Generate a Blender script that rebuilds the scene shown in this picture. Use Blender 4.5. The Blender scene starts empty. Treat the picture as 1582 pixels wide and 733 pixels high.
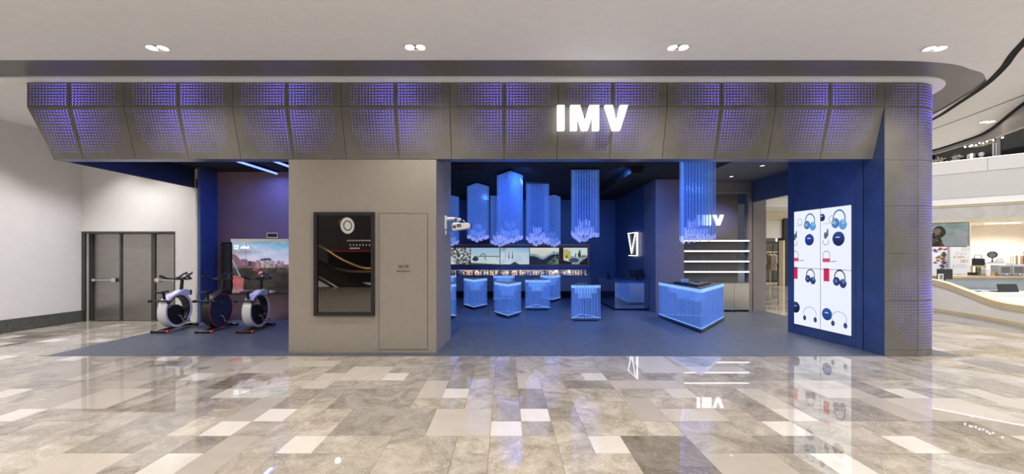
import bpy, bmesh, math, random
from mathutils import Vector, Matrix
random.seed(7)
SC = bpy.context.scene
COL = SC.collection
PI = math.pi

# ------------------------------------------------------------------ camera
FPX, VX, VY, EYE = 580.0, 780.0, 390.0, 1.70
cam_data = bpy.data.cameras.new('camera'); cam = bpy.data.objects.new('camera', cam_data); COL.objects.link(cam)
cam.location = (0, 0, EYE); cam.rotation_euler = (PI/2, 0, 0)
cam_data.sensor_width = 36.0; cam_data.lens = FPX/1582*36.0
cam_data.shift_x = (791-VX)/1582; cam_data.shift_y = (VY-366.5)/1582
cam_data.clip_start = 0.05; cam_data.clip_end = 200
SC.camera = cam

# ------------------------------------------------------------------ world and exposure
world = bpy.data.worlds.new('world'); SC.world = world; world.use_nodes = True
bg = world.node_tree.nodes['Background']; bg.inputs[0].default_value = (0.985, 0.985, 1.0, 1); bg.inputs[1].default_value = 0.92
SC.view_settings.view_transform = 'Standard'; SC.view_settings.look = 'None'
SC.view_settings.exposure = 0.0; SC.view_settings.gamma = 1.0; SC.view_settings.use_curve_mapping = False
SC.cycles.transparent_max_bounces = 24
SC.cycles.max_bounces = 8
SC.cycles.sample_clamp_indirect = 4.0

def area(name, loc, size, power, color, rot=(0, 0, 0), size_y=None, spread=None):
    l = bpy.data.lights.new(name, 'AREA'); l.energy = power; l.color = color; l.size = size
    if size_y: l.shape = 'RECTANGLE'; l.size_y = size_y
    if spread: l.spread = spread
    o = bpy.data.objects.new(name, l); COL.objects.link(o); o.location = loc; o.rotation_euler = rot
    return o
def spot(name, loc, power, color, angle, blend=0.6, rot=(0, 0, 0), r=0.08):
    l = bpy.data.lights.new(name, 'SPOT'); l.energy = power; l.color = color; l.spot_size = angle; l.spot_blend = blend
    l.shadow_soft_size = r
    o = bpy.data.objects.new(name, l); COL.objects.link(o); o.location = loc; o.rotation_euler = rot
    return o
WARM = (1.0, 0.945, 0.875); BLUE = (0.07, 0.25, 1.0); COOL = (0.85, 0.92, 1.0)
# mall downlights: the row in view, and the rows that carry on over the concourse behind the camera
for yy, pw in ((5.06, 190), (1.6, 370), (-2.0, 350)):
    for xx in (-8.5, -4.9, -1.25, 2.4, 6.05, 9.5):
        spot('mall_downlight', (xx, yy, 4.42), pw, WARM, math.radians(150), 0.8)
spot('mall_downlight', (9.85, 8.0, 4.40), 330, WARM, math.radians(120), 0.9)
spot('mall_downlight', (9.3, 10.5, 4.40), 200, WARM, math.radians(150), 0.8)
# spots washing the white walls on the left
for xx, yy in ((-9.55, 7.4), (-9.1, 8.3), (-8.2, 8.3), (-9.75, 5.6)):
    spot('wall_washer', (xx, yy, 4.4), 190, (1, 0.975, 0.955), math.radians(98), 0.8)
# blue store lighting under the black ceiling
for xx, yy, p, tilt in ((-0.7, 8.7, 190, 42), (0.5, 8.9, 220, 46), (2.85, 8.9, 220, 46), (3.6, 8.7, 170, 42), (-0.2, 7.6, 120, 10), (1.5, 7.7, 120, 15), (3.1, 7.6, 120, 10)):
    spot('store_blue_light', (xx, yy, 3.68), p, BLUE, math.radians(125), 0.9, rot=(math.radians(tilt), 0, 0), r=0.06)
# blue washes on the headphone screen wall and on the pier's inner side
spot('store_blue_light', (4.9, 7.3, 3.68), 210, BLUE, math.radians(110), 0.8, rot=(0, math.radians(50), 0), r=0.06)
spot('store_blue_light', (5.55, 6.75, 3.68), 100, BLUE, math.radians(100), 0.8, rot=(0, math.radians(25), 0), r=0.06)
spot('store_blue_light', (0.1, 7.1, 3.68), 150, BLUE, math.radians(110), 0.8, rot=(0, math.radians(-50), 0), r=0.06)
# left bay light tubes give this light
for xx in (-5.75, -4.97):
    area('tube_glow', (xx, 8.6, 3.62), 0.06, 30, (0.12, 0.22, 1.0), size_y=1.3)
# white lamps in the grey ceiling by the entrance on the right
spot('store_downlight', (6.1, 8.3, 3.68), 150, WARM, math.radians(120), 0.7)
spot('store_downlight', (6.0, 9.8, 3.68), 150, WARM, math.radians(120), 0.7)
# lit shop interiors across the hall
area('shop_light', (15.0, 21.5, 4.0), 3.0, 260, (1, 0.9, 0.75))
area('atrium_light', (16, 10, 9.0), 8.0, 1500, (1, 0.96, 0.9))

# ------------------------------------------------------------------ helpers
def fl(px, py, z=0.0):
    Y = FPX*(EYE-z)/(py-VY); return Vector(((px-VX)*Y/FPX, Y, z))
def at(px, py, Y):
    return Vector(((px-VX)*Y/FPX, Y, EYE-(py-VY)*Y/FPX))

def nodes_of(name):
    m = bpy.data.materials.new(name); m.use_nodes = True
    nt = m.node_tree; b = nt.nodes['Principled BSDF']
    return m, nt, b
def mat(name, col, rough=0.5, metal=0.0, nscale=6.0, namt=0.12, bump=0.0, emit=None, estr=0.0, spec=0.5, stretch=None):
    m, nt, b = nodes_of(name)
    b.inputs['Roughness'].default_value = rough; b.inputs['Metallic'].default_value = metal
    b.inputs['Specular IOR Level'].default_value = spec
    tc = nt.nodes.new('ShaderNodeNewGeometry'); mp = nt.nodes.new('ShaderNodeMapping'); nz = nt.nodes.new('ShaderNodeTexNoise')
    nt.links.new(tc.outputs['Position'], mp.inputs['Vector']); nt.links.new(mp.outputs['Vector'], nz.inputs['Vector'])
    if stretch: mp.inputs['Scale'].default_value = stretch
    nz.inputs['Scale'].default_value = nscale; nz.inputs['Detail'].default_value = 5
    rp = nt.nodes.new('ShaderNodeValToRGB')
    rp.color_ramp.elements[0].position = 0.3; rp.color_ramp.elements[1].position = 0.7
    rp.color_ramp.elements[0].color = [c*(1-namt) for c in col]+[1]
    rp.color_ramp.elements[1].color = [min(1, c*(1+namt)) for c in col]+[1]
    nt.links.new(nz.outputs['Fac'], rp.inputs['Fac']); nt.links.new(rp.outputs['Color'], b.inputs['Base Color'])
    if bump:
        bp = nt.nodes.new('ShaderNodeBump'); bp.inputs['Strength'].default_value = bump; bp.inputs['Distance'].default_value = 0.01
        nt.links.new(nz.outputs['Fac'], bp.inputs['Height']); nt.links.new(bp.outputs['Normal'], b.inputs['Normal'])
    if emit:
        b.inputs['Emission Color'].default_value = (*emit, 1); b.inputs['Emission Strength'].default_value = estr
    return m
def glow(name, col, strength):
    m, nt, b = nodes_of(name)
    b.inputs['Base Color'].default_value = (*[c*0.5 for c in col], 1); b.inputs['Roughness'].default_value = 0.4
    b.inputs['Emission Color'].default_value = (*col, 1); b.inputs['Emission Strength'].default_value = strength
    return m
def marble(name, base, dark, vein, vamt, scale=1.6):
    m, nt, b = nodes_of(name); N = nt.nodes.new; L = nt.links.new
    g = N('ShaderNodeNewGeometry'); oi = N('ShaderNodeObjectInfo')
    add = N('ShaderNodeVectorMath'); add.operation = 'MULTIPLY_ADD'
    L(oi.outputs['Random'], add.inputs[0]); add.inputs[1].default_value = (37, 53, 11); L(g.outputs['Position'], add.inputs[2])
    n1 = N('ShaderNodeTexNoise'); n1.inputs['Scale'].default_value = scale*1.6; n1.inputs['Detail'].default_value = 9; n1.inputs['Distortion'].default_value = 1.2
    n1.inputs['Roughness'].default_value = 0.68
    L(add.outputs[0], n1.inputs['Vector'])
    r1 = N('ShaderNodeValToRGB'); e = r1.color_ramp.elements
    e[0].position = 0.36; e[0].color = (*dark, 1); e[1].position = 0.64; e[1].color = (*base, 1)
    L(n1.outputs['Fac'], r1.inputs['Fac'])
    n2 = N('ShaderNodeTexNoise'); n2.inputs['Scale'].default_value = scale*3.6; n2.inputs['Detail'].default_value = 7; n2.inputs['Distortion'].default_value = 2.2
    L(add.outputs[0], n2.inputs['Vector'])
    r2 = N('ShaderNodeValToRGB'); e = r2.color_ramp.elements
    e[0].position = 0.485; e[0].color = (0, 0, 0, 1); e[1].position = 0.5; e[1].color = (1, 1, 1, 1)
    k = e.new(0.515); k.color = (0, 0, 0, 1)
    L(n2.outputs['Fac'], r2.inputs['Fac'])
    n3 = N('ShaderNodeTexNoise'); n3.inputs['Scale'].default_value = scale*11; n3.inputs['Detail'].default_value = 8; n3.inputs['Distortion'].default_value = 1.4
    L(add.outputs[0], n3.inputs['Vector'])
    r3 = N('ShaderNodeValToRGB'); e = r3.color_ramp.elements; e[0].position = 0.47; e[0].color = (0, 0, 0, 1); e[1].position = 0.5; e[1].color = (0.7, 0.7, 0.7, 1); k = e.new(0.53); k.color = (0, 0, 0, 1)
    L(n3.outputs['Fac'], r3.inputs['Fac'])
    mk = N('ShaderNodeMath'); mk.operation = 'MULTIPLY'; L(r3.outputs['Color'], mk.inputs[0]); L(n1.outputs['Fac'], mk.inputs[1])
    mm = N('ShaderNodeMath'); mm.operation = 'MAXIMUM'; L(r2.outputs['Color'], mm.inputs[0]); L(mk.outputs[0], mm.inputs[1])
    mu = N('ShaderNodeMath'); mu.operation = 'MULTIPLY'; mu.inputs[1].default_value = vamt; L(mm.outputs[0], mu.inputs[0])
    mx = N('ShaderNodeMix'); mx.data_type = 'RGBA'; L(mu.outputs[0], mx.inputs[0]); L(r1.outputs['Color'], mx.inputs[6]); mx.inputs[7].default_value = (*vein, 1)
    hs = N('ShaderNodeHueSaturation'); mr = N('ShaderNodeMapRange'); L(oi.outputs['Random'], mr.inputs[0]); mr.inputs[3].default_value = 0.86; mr.inputs[4].default_value = 1.12
    L(mr.outputs[0], hs.inputs['Value']); L(mx.outputs[2], hs.inputs['Color']); L(hs.outputs['Color'], b.inputs['Base Color'])
    b.inputs['Roughness'].default_value = 0.018; b.inputs['IOR'].default_value = 2.0
    return m

M = {}
M['white_paint'] = mat('white_paint', (0.72, 0.70, 0.68), 0.55, namt=0.02)
M['ceiling'] = mat('ceiling_paint', (0.80, 0.79, 0.775), 0.6, namt=0.02)
M['recess'] = mat('recess_grey', (0.135, 0.13, 0.12), 0.35, namt=0.04)
M['metal_panel'] = mat('fascia_panel', (0.172, 0.163, 0.148), 0.42, 0.35, 2.5, 0.14)
M['pier'] = mat('pier_plaster', (0.285, 0.252, 0.215), 0.55, nscale=5, namt=0.03, stretch=(2, 2, 1))
M['stone_base'] = mat('stone_baseboard', (0.085, 0.085, 0.075), 0.3, nscale=20, namt=0.3)
M['steel'] = mat('brushed_steel', (0.36, 0.345, 0.32), 0.30, 0.85, 3, 0.05, stretch=(1, 1, 3))
M['steel_dark'] = mat('dark_steel', (0.10, 0.095, 0.085), 0.4, 0.7)
M['chrome'] = mat('chrome', (0.72, 0.71, 0.69), 0.18, 1.0, namt=0.03)
M['black'] = mat('black_plastic', (0.012, 0.012, 0.014), 0.4, namt=0.2)
M['black_matt'] = mat('black_matt', (0.004, 0.004, 0.005), 0.9, namt=0.2)
M['black_gloss'] = mat('black_glass', (0.012, 0.011, 0.010), 0.03, namt=0.1, spec=1.0)
M['tinted_mirror'] = mat('tinted_glass', (0.16, 0.148, 0.135), 0.02, 1.0, namt=0.02)
M['navy_wall'] = mat('navy_wall', (0.060, 0.10, 0.20), 0.45, nscale=2, namt=0.06)
M['navy_metal'] = mat('navy_metal', (0.075, 0.125, 0.27), 0.32, 0.35, 3, 0.12)
M['bay_wall'] = mat('bay_wall', (0.24, 0.15, 0.155), 0.6, nscale=3, namt=0.06)
M['mauve'] = mat('mauve_column', (0.20, 0.165, 0.19), 0.55, nscale=3, namt=0.05)
M['store_floor'] = mat('store_floor', (0.085, 0.097, 0.122), 0.42, nscale=7, namt=0.22, bump=0.15)
M['taupe_wall'] = mat('taupe_wall', (0.27, 0.24, 0.215), 0.5, nscale=3, namt=0.06)
M['grey_ceiling'] = mat('grey_ceiling', (0.11, 0.115, 0.14), 0.7, namt=0.03)
M['concrete'] = mat('concrete_slab', (0.42, 0.39, 0.35), 0.25)
M['white_plastic'] = mat('white_plastic', (0.75, 0.75, 0.77), 0.3, namt=0.03)
M['red'] = mat('red_plastic', (0.75, 0.05, 0.03), 0.4)
M['navy_disc'] = mat('navy_disc', (0.012, 0.035, 0.085), 0.25, namt=0.05)
M['wood'] = mat('pale_wood', (0.50, 0.36, 0.20), 0.45, nscale=4, namt=0.18, stretch=(1, 12, 12))
M['gold'] = mat('gold_trim', (0.62, 0.52, 0.34), 0.38, 0.25, namt=0.06)
M['grey_blue'] = mat('grey_blue_panel', (0.33, 0.37, 0.42), 0.4, namt=0.04)
M['marble_white'] = marble('white_marble_band', (0.60, 0.58, 0.56), (0.50, 0.48, 0.47), (0.36, 0.35, 0.35), 0.5, 0.8)
M['cream'] = mat('cream_wall', (0.80, 0.74, 0.65), 0.6, namt=0.03)
M['slit'] = glow('light_slit', (0.17, 0.135, 1.0), 1.45)
M['sign_white'] = glow('sign_white', (1.0, 0.98, 0.95), 2.2)
M['tube_blue'] = glow('tube_blue', (0.13, 0.21, 1.0), 3.4)
M['lamp'] = glow('lamp_lens', (1.0, 0.93, 0.82), 9.0)
M['shelf_light'] = glow('shelf_light', (1.0, 0.96, 0.90), 2.4)
M['niche_light'] = glow('niche_light', (1.0, 0.82, 0.58), 2.5)
T_WHITE = marble('tile_cream', (0.66, 0.62, 0.56), (0.61, 0.57, 0.51), (0.69, 0.66, 0.60), 0.15)
T_BEIGE = marble('tile_beige', (0.51, 0.46, 0.395), (0.465, 0.415, 0.355), (0.58, 0.53, 0.47), 0.12)
T_TAUPE = marble('tile_taupe', (0.50, 0.445, 0.37), (0.265, 0.23, 0.18), (0.70, 0.65, 0.56), 0.55)
T_GREY = marble('tile_grey', (0.42, 0.38, 0.325), (0.22, 0.19, 0.155), (0.64, 0.59, 0.52), 0.5)
T_DARK = marble('tile_dark', (0.29, 0.255, 0.21), (0.16, 0.14, 0.115), (0.52, 0.47, 0.41), 0.5)

def rod_mat(name, col, strength, clear):
    m = bpy.data.materials.new(name); m.use_nodes = True; nt = m.node_tree; nt.nodes.clear(); N = nt.nodes.new; L = nt.links.new
    out = N('ShaderNodeOutputMaterial'); tr = N('ShaderNodeBsdfTransparent'); tr.inputs[0].default_value = (0.80, 0.88, 1, 1)
    pb = N('ShaderNodeBsdfPrincipled'); pb.inputs['Base Color'].default_value = (0.14, 0.22, 0.42, 1); pb.inputs['Roughness'].default_value = 0.12
    pb.inputs['Emission Color'].default_value = (*col, 1)
    lw = N('ShaderNodeLayerWeight'); lw.inputs['Blend'].default_value = 0.5
    nz = N('ShaderNodeTexNoise'); nz.inputs['Scale'].default_value = 9.0; gm = N('ShaderNodeNewGeometry'); L(gm.outputs['Position'], nz.inputs['Vector'])
    # edge glow put into the emission by view angle, to set off each rod
    e1 = N('ShaderNodeMath'); e1.operation = 'POWER'; L(lw.outputs['Facing'], e1.inputs[0]); e1.inputs[1].default_value = 1.6
    e2 = N('ShaderNodeMath'); e2.operation = 'MULTIPLY_ADD'; L(e1.outputs[0], e2.inputs[0]); e2.inputs[1].default_value = 1.7; e2.inputs[2].default_value = 0.30
    e3 = N('ShaderNodeMath'); e3.operation = 'MULTIPLY_ADD'; L(nz.outputs['Fac'], e3.inputs[0]); e3.inputs[1].default_value = strength*0.5; e3.inputs[2].default_value = strength*0.75
    e4 = N('ShaderNodeMath'); e4.operation = 'MULTIPLY'; L(e2.outputs[0], e4.inputs[0]); L(e3.outputs[0], e4.inputs[1]); L(e4.outputs[0], pb.inputs['Emission Strength'])
    mr = N('ShaderNodeMapRange'); mr.inputs[3].default_value = 1-clear; mr.inputs[4].default_value = min(1, 1.55-clear)
    L(e1.outputs[0], mr.inputs[0])
    mx = N('ShaderNodeMixShader'); L(mr.outputs[0], mx.inputs[0]); L(tr.outputs[0], mx.inputs[1]); L(pb.outputs[0], mx.inputs[2]); L(mx.outputs[0], out.inputs[0])
    return m
ROD = rod_mat('rod_acrylic', (0.16, 0.34, 0.92), 0.70, 0.72)
ROD_TIP = rod_mat('rod_tip', (0.40, 0.46, 1.0), 1.3, 0.45)
ROD_FAINT = rod_mat('rod_faint', (0.11, 0.27, 0.80), 0.20, 0.92)
ROD_CAP = rod_mat('rod_cap', (0.42, 0.70, 1.0), 1.35, 0.5)
ROD_MID = rod_mat('rod_inner', (0.28, 0.55, 1.0), 1.1, 0.60)

class MB:
    def __init__(s): s.v = []; s.f = []; s.mi = []; s.cur = 0
    def quad(s, *ps):
        n = len(s.v); s.v += [tuple(p) for p in ps]; s.f.append(tuple(range(n, n+len(ps)))); s.mi.append(s.cur); return s
    def faces(s, vs, fs):
        n = len(s.v); s.v += [tuple(p) for p in vs]
        for f in fs: s.f.append(tuple(i+n for i in f)); s.mi.append(s.cur)
        return s
    def box(s, x0, x1, y0, y1, z0, z1):
        return s.faces([(x0,y0,z0),(x1,y0,z0),(x1,y1,z0),(x0,y1,z0),(x0,y0,z1),(x1,y0,z1),(x1,y1,z1),(x0,y1,z1)],
                       [(0,3,2,1),(4,5,6,7),(0,1,5,4),(1,2,6,5),(2,3,7,6),(3,0,4,7)])
    def prism(s, poly, z0, z1):
        n = len(poly)
        vs = [(p[0], p[1], z0) for p in poly]+[(p[0], p[1], z1) for p in poly]
        return s.faces(vs, [tuple(range(n-1, -1, -1)), tuple(range(n, 2*n))]+[(i, (i+1) % n, n+(i+1) % n, n+i) for i in range(n)])
    def extr(s, poly, d):            # polygon of 3-D points extruded along vector d
        n = len(poly); d = Vector(d)
        vs = [tuple(p) for p in poly]+[tuple(Vector(p)+d) for p in poly]
        return s.faces(vs, [tuple(range(n-1, -1, -1)), tuple(range(n, 2*n))]+[(i, (i+1) % n, n+(i+1) % n, n+i) for i in range(n)])
    def tube(s, path, r, n=10, caps=True):
        path = [Vector(p) for p in path]; rs = r if isinstance(r, (list, tuple)) else [r]*len(path)
        rings = []; prev = None
        for i, p in enumerate(path):
            d = (path[min(i+1, len(path)-1)]-path[max(i-1, 0)]).normalized()
            if prev is None:
                a = d.cross(Vector((0, 0, 1)))
                if a.length < 1e-3: a = d.cross(Vector((1, 0, 0)))
            else: a = prev-d*prev.dot(d)
            a.normalize(); prev = a; b = d.cross(a)
            rings.append([p+(a*math.cos(2*PI*k/n)+b*math.sin(2*PI*k/n))*rs[i] for k in range(n)])
        vs = [v for r_ in rings for v in r_]; fs = []
        for i in range(len(rings)-1):
            for k in range(n):
                fs.append((i*n+k, i*n+(k+1) % n, (i+1)*n+(k+1) % n, (i+1)*n+k))
        if caps: fs += [tuple(range(n-1, -1, -1)), tuple(range((len(rings)-1)*n, len(rings)*n))]
        return s.faces(vs, fs)
    def lathe(s, prof, c=(0, 0, 0), axis='z', n=24, caps=True):
        vs = []; fs = []
        for r, h in prof:
            for k in range(n):
                a = 2*PI*k/n; x, y = r*math.cos(a), r*math.sin(a)
                p = (x, y, h) if axis == 'z' else ((h, x, y) if axis == 'x' else (y, h, x))
                vs.append((p[0]+c[0], p[1]+c[1], p[2]+c[2]))
        for i in range(len(prof)-1):
            for k in range(n): fs.append((i*n+k, i*n+(k+1) % n, (i+1)*n+(k+1) % n, (i+1)*n+k))
        if caps: fs += [tuple(range(n-1, -1, -1)), tuple(range((len(prof)-1)*n, len(prof)*n))]
        return s.faces(vs, fs)
    def ribbon(s, pts, tops, bots, thick=None):
        n = len(pts)
        for i in range(n-1):
            p, q = pts[i], pts[i+1]
            s.quad((p[0], p[1], bots[i]), (q[0], q[1], bots[i+1]), (q[0], q[1], tops[i+1]), (p[0], p[1], tops[i]))
        return s
    def slab(s, pts, tops, bots, off):           # upright wall of thickness off along a path
        n = len(pts); vs = []
        for i in range(n):
            a = Vector(pts[max(i-1, 0)][:2]); b = Vector(pts[min(i+1, n-1)][:2]); d = (b-a).normalized(); nn = Vector((-d.y, d.x))*off
            x, y = pts[i][0], pts[i][1]
            vs += [(x, y, bots[i]), (x, y, tops[i]), (x+nn.x, y+nn.y, tops[i]), (x+nn.x, y+nn.y, bots[i])]
        fs = []
        for i in range(n-1):
            a = 4*i; b = a+4
            for k in range(4): fs.append((a+k, a+(k+1) % 4, b+(k+1) % 4, b+k))
        fs += [(0, 1, 2, 3), (4*n-1, 4*n-2, 4*n-3, 4*n-4)]
        return s.faces(vs, fs)
    def mesh(s, name, mats, smooth=True, recalc=True):
        me = bpy.data.meshes.new(name); me.from_pydata(s.v, [], s.f)
        for m in (mats if isinstance(mats, (list, tuple)) else [mats]): me.materials.append(m)
        me.polygons.foreach_set('material_index', s.mi)
        if recalc:
            bm = bmesh.new(); bm.from_mesh(me); bmesh.ops.recalc_face_normals(bm, faces=bm.faces); bm.to_mesh(me); bm.free()
        if smooth:
            me.polygons.foreach_set('use_smooth', [True]*len(me.polygons)); me.set_sharp_from_angle(angle=math.radians(35))
        me.update(); return me
    def build(s, name, mats, parent=None, loc=None, rotz=0.0, bevel=0.0, **kw):
        return link(name, s.mesh(name, mats, **kw), parent, loc, rotz, bevel)
def link(name, me, parent=None, loc=None, rotz=0.0, bevel=0.0):
    o = bpy.data.objects.new(name, me); COL.objects.link(o)
    if parent: o.parent = parent
    if loc is not None: o.location = loc
    if rotz: o.rotation_euler = (0, 0, rotz)
    if bevel:
        b = o.modifiers.new('bevel', 'BEVEL'); b.width = bevel; b.segments = 2; b.limit_method = 'ANGLE'
    return o
def tag(o, label=None, cat=None, group=None, kind=None):
    if label: o['label'] = label
    if cat: o['category'] = cat
    if group: o['group'] = group
    if kind: o['kind'] = kind
    return o
def thing(name, label, cat, loc=(0, 0, 0), rotz=0.0, group=None):
    o = bpy.data.objects.new(name, None); COL.objects.link(o); o.location = loc; o.rotation_euler = (0, 0, rotz); o.empty_display_size = 0.1
    return tag(o, label, cat, group)
def struct(o): o['kind'] = 'structure'; return o
def stuff(o): o['kind'] = 'stuff'; return o
def copy_tree(o, parent=None):
    c = o.copy(); COL.objects.link(c)
    if parent: c.parent = parent
    for ch in list(o.children): copy_tree(ch, c)
    return c
def B(x0, x1, y0, y1, z0, z1): return MB().box(x0, x1, y0, y1, z0, z1)

FONT = None
def text_mesh(name, body, size, mat_, parent=None, loc=(0, 0, 0), rot=(PI/2, 0, 0), extrude=0.002):
    c = bpy.data.curves.new(name+'_curve', 'FONT'); c.body = body; c.size = size; c.extrude = extrude; c.align_x = 'CENTER'; c.align_y = 'CENTER'
    t = bpy.data.objects.new(name+'_tmp', c); COL.objects.link(t)
    dg = bpy.context.evaluated_depsgraph_get(); me = bpy.data.meshes.new_from_object(t.evaluated_get(dg))
    bpy.data.objects.remove(t); bpy.data.curves.remove(c)
    me.name = name; me.materials.clear(); me.materials.append(mat_)
    o = link(name, me, parent, loc); o.rotation_euler = rot
    return o

# painted flat pictures for screens and posters: a grid of cells, each with its own colour
def picture_mat(name, strength, base=False):
    m, nt, b = nodes_of(name); a = nt.nodes.new('ShaderNodeVertexColor'); a.layer_name = 'print'
    b.inputs['Roughness'].default_value = 0.25 if not base else 0.5
    if base: nt.links.new(a.outputs['Color'], b.inputs['Base Color'])
    else:
        b.inputs['Base Color'].default_value = (0.01, 0.01, 0.01, 1)
        nt.links.new(a.outputs['Color'], b.inputs['Emission Color']); b.inputs['Emission Strength'].default_value = strength
    return m
PIC_SCREEN = picture_mat('screen_picture', 0.85); PIC_BRIGHT = picture_mat('bright_screen_picture', 1.0); PIC_PRINT = picture_mat('printed_picture', 0, True)
def srgb(r, g, b):
    f = lambda c: c/12.92 if c <= 0.04045 else ((c+0.055)/1.055)**2.4
    return (f(r), f(g), f(b))
def picture(name, p00, du, dv, nu, nv, fn, mat_, parent=None):
    p00, du, dv = Vector(p00), Vector(du), Vector(dv)
    vs = [p00+du*(i/nu)+dv*(j/nv) for j in range(nv+1) for i in range(nu+1)]
    fs = [(j*(nu+1)+i, j*(nu+1)+i+1, (j+1)*(nu+1)+i+1, (j+1)*(nu+1)+i) for j in range(nv) for i in range(nu)]
    me = bpy.data.meshes.new(name); me.from_pydata([tuple(v) for v in vs], [], fs); me.materials.append(mat_)
    ca = me.color_attributes.new('print', 'FLOAT_COLOR', 'CORNER'); data = []
    for j in range(nv):
        for i in range(nu):
            c = srgb(*[max(0, min(1, q)) for q in fn((i+0.5)/nu, (j+0.5)/nv)]); data += [c[0], c[1], c[2], 1.0]*4
    ca.data.foreach_set('color', data); me.update()
    return link(name, me, parent)
def hsh(a, b=0): 
    x = math.sin(a*127.1+b*311.7)*43758.5453; return x-math.floor(x)
def vnoise(x, y, s=0):
    ix, iy = math.floor(x), math.floor(y); fx, fy = x-ix, y-iy; fx = fx*fx*(3-2*fx); fy = fy*fy*(3-2*fy)
    h = lambda i, j: hsh(i+s*17.3, j-s*5.1)
    return (h(ix, iy)*(1-fx)+h(ix+1, iy)*fx)*(1-fy)+(h(ix, iy+1)*(1-fx)+h(ix+1, iy+1)*fx)*fy
def fbm(x, y, s=0): return 0.5*vnoise(x, y, s)+0.27*vnoise(2*x, 2*y, s+1)+0.15*vnoise(4*x, 4*y, s+2)+0.08*vnoise(8*x, 8*y, s+3)
def mixc(a, b, t): t = max(0, min(1, t)); return tuple(p*(1-t)+q*t for p, q in zip(a, b))
# ================================================================== SETTING
ZC = 4.48                                   # mall ceiling
ZS = 3.74                                   # store ceiling
YF, YP, ZSOF = 6.12, 6.33, 3.27             # fascia front, pier front, soffit height

# ---- mall floor: slab and marble tiles
floor = struct(B(-12, 30, -6, 26, -0.20, -0.02).build('floor', M['concrete'], smooth=False))
PIT, CX0, RY0 = 0.3005, -0.137, 4.673
def cell_of(px, py):
    X = (px-VX)*EYE/(py-VY); Y = FPX*EYE/(py-VY)
    return round((X-CX0)/PIT), round((Y-RY0)/PIT)
occ = {}; tiles = []
def place(i, j, w, d, m):
    for a in range(w):
        for b in range(d): occ[(i+a, j-b)] = 1
    tiles.append((i, j, w, d, m))
for px, py in ((1355,601),(1360.6,674),(24.8,601),(40,631.5),(420,631.5),(455,674),(1023.6,601),(909,674),(803.7,631.6),(758.8,650.7),
               (601,576.5),(688.7,600.5),(310,576.5),(355,601),(345,651),(257,701.5),(898,577),(1184,631.6),(1176,651),(1258,701.5),(1562,674)):
    place(*cell_of(px, py), 1, 1, T_WHITE)
for i in (-23, -18, -27): place(i, 5, 1, 1, T_WHITE)
for i, j, w, d, m in ((-2, cell_of(700, 631.5)[1], 2, 2, T_BEIGE), (5, cell_of(960, 615.3)[1], 1, 2, T_BEIGE), (6, cell_of(1087, 701)[1], 2, 2, T_BEIGE),
                      (14, cell_of(1335, 615.3)[1], 1, 2, T_BEIGE), (-12, cell_of(96, 701)[1], 2, 2, T_BEIGE), (-7, 3, 2, 2, T_BEIGE), (-17, 3, 2, 2, T_BEIGE),
                      (-16, cell_of(150, 601)[1], 2, 2, T_BEIGE), (8, cell_of(1160, 674)[1], 2, 1, T_DARK), (3, cell_of(930, 588)[1], 2, 1, T_GREY),
                      (0, cell_of(780, 673.5)[1], 2, 2, T_TAUPE), (-5, cell_of(640, 631)[1], 3, 2, T_GREY)):
    if not any(occ.get((i+a, j-b)) for a in range(w) for b in range(d)): place(i, j, w, d, m)
rt = random.Random(11)
def in_region(i, j):
    x0 = CX0+i*PIT; x1 = x0+PIT; y1 = RY0+j*PIT; y0 = y1-PIT
    if abs((x0+x1)/2) > 1.42*y1+0.5: return False
    if j <= 5: return x0 > -12 and x1 < 16
    if x1 < -7.3 and x0 > -10.9 and y1 < 9.5: return True
    return x0 > 7.3 and y1 < 20.5 and x1 < 24
for j in range(-7, 53):
    for i in range(-40, 82):
        if (i, j) in occ or not in_region(i, j): continue
        side = j >= 6
        opts = [(3,2),(2,2),(2,2),(2,1),(3,1),(1,2),(2,3),(2,1)]
        rt.shuffle(opts); done = False
        if side and rt.random() < 0.08: place(i, j, 1, 1, T_WHITE); continue
        for w, d in opts:
            ok = True
            for a in range(w):
                for b in range(d):
                    q = (i+a, j+b)
                    if q in occ or not in_region(*q) or ((q[1] >= 6) != side): ok = False
            if ok:
                place(i, j+d-1, w, d, rt.choices([T_TAUPE, T_GREY, T_BEIGE, T_DARK], [0.50, 0.26, 0.20, 0.04])[0]); done = True; break
        if not done: place(i, j, 1, 1, rt.choices([T_TAUPE, T_GREY], [0.6, 0.4])[0])
def tile_rect(t):
    i, j, w, d, m = t; g = 0.0012
    x0 = CX0+i*PIT; x1 = x0+w*PIT; y1 = RY0+j*PIT; y0 = y1-d*PIT
    if y1 > 6.14 and j == 5 and x1 > -7.5 and x0 < 7.45: y1 = 6.136
    if j >= 6 and x0 < -7.3: x1 = min(x1, -7.502)
    if j >= 6 and x0 > 7: x0 = max(x0, 7.452)
    return x0+g, x1-g, y0+g, y1-g
tiles.sort(key=lambda t: (CX0+(t[0]+t[2]/2)*PIT)**2*0.3+(RY0+t[1]*PIT)**2)
tmesh = {}; rest = MB(); rmats = [T_WHITE, T_BEIGE, T_TAUPE, T_GREY, T_DARK]
for n, t in enumerate(tiles):
    x0, x1, y0, y1 = tile_rect(t)
    if x1-x0 < 0.02: continue
    if n < 300:
        k = (round(x1-x0, 3), round(y1-y0, 3), t[4].name)
        if k not in tmesh: tmesh[k] = B(-(x1-x0)/2, (x1-x0)/2, -(y1-y0)/2, (y1-y0)/2, -0.02, 0).mesh('tile', t[4], smooth=False)
        link('tile', tmesh[k], floor, ((x0+x1)/2, (y0+y1)/2, 0))
    else:
        rest.cur = rmats.index(t[4]); rest.box(x0, x1, y0, y1, -0.02, 0)
stuff(rest.build('far_tile', rmats, floor, smooth=False))
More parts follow.
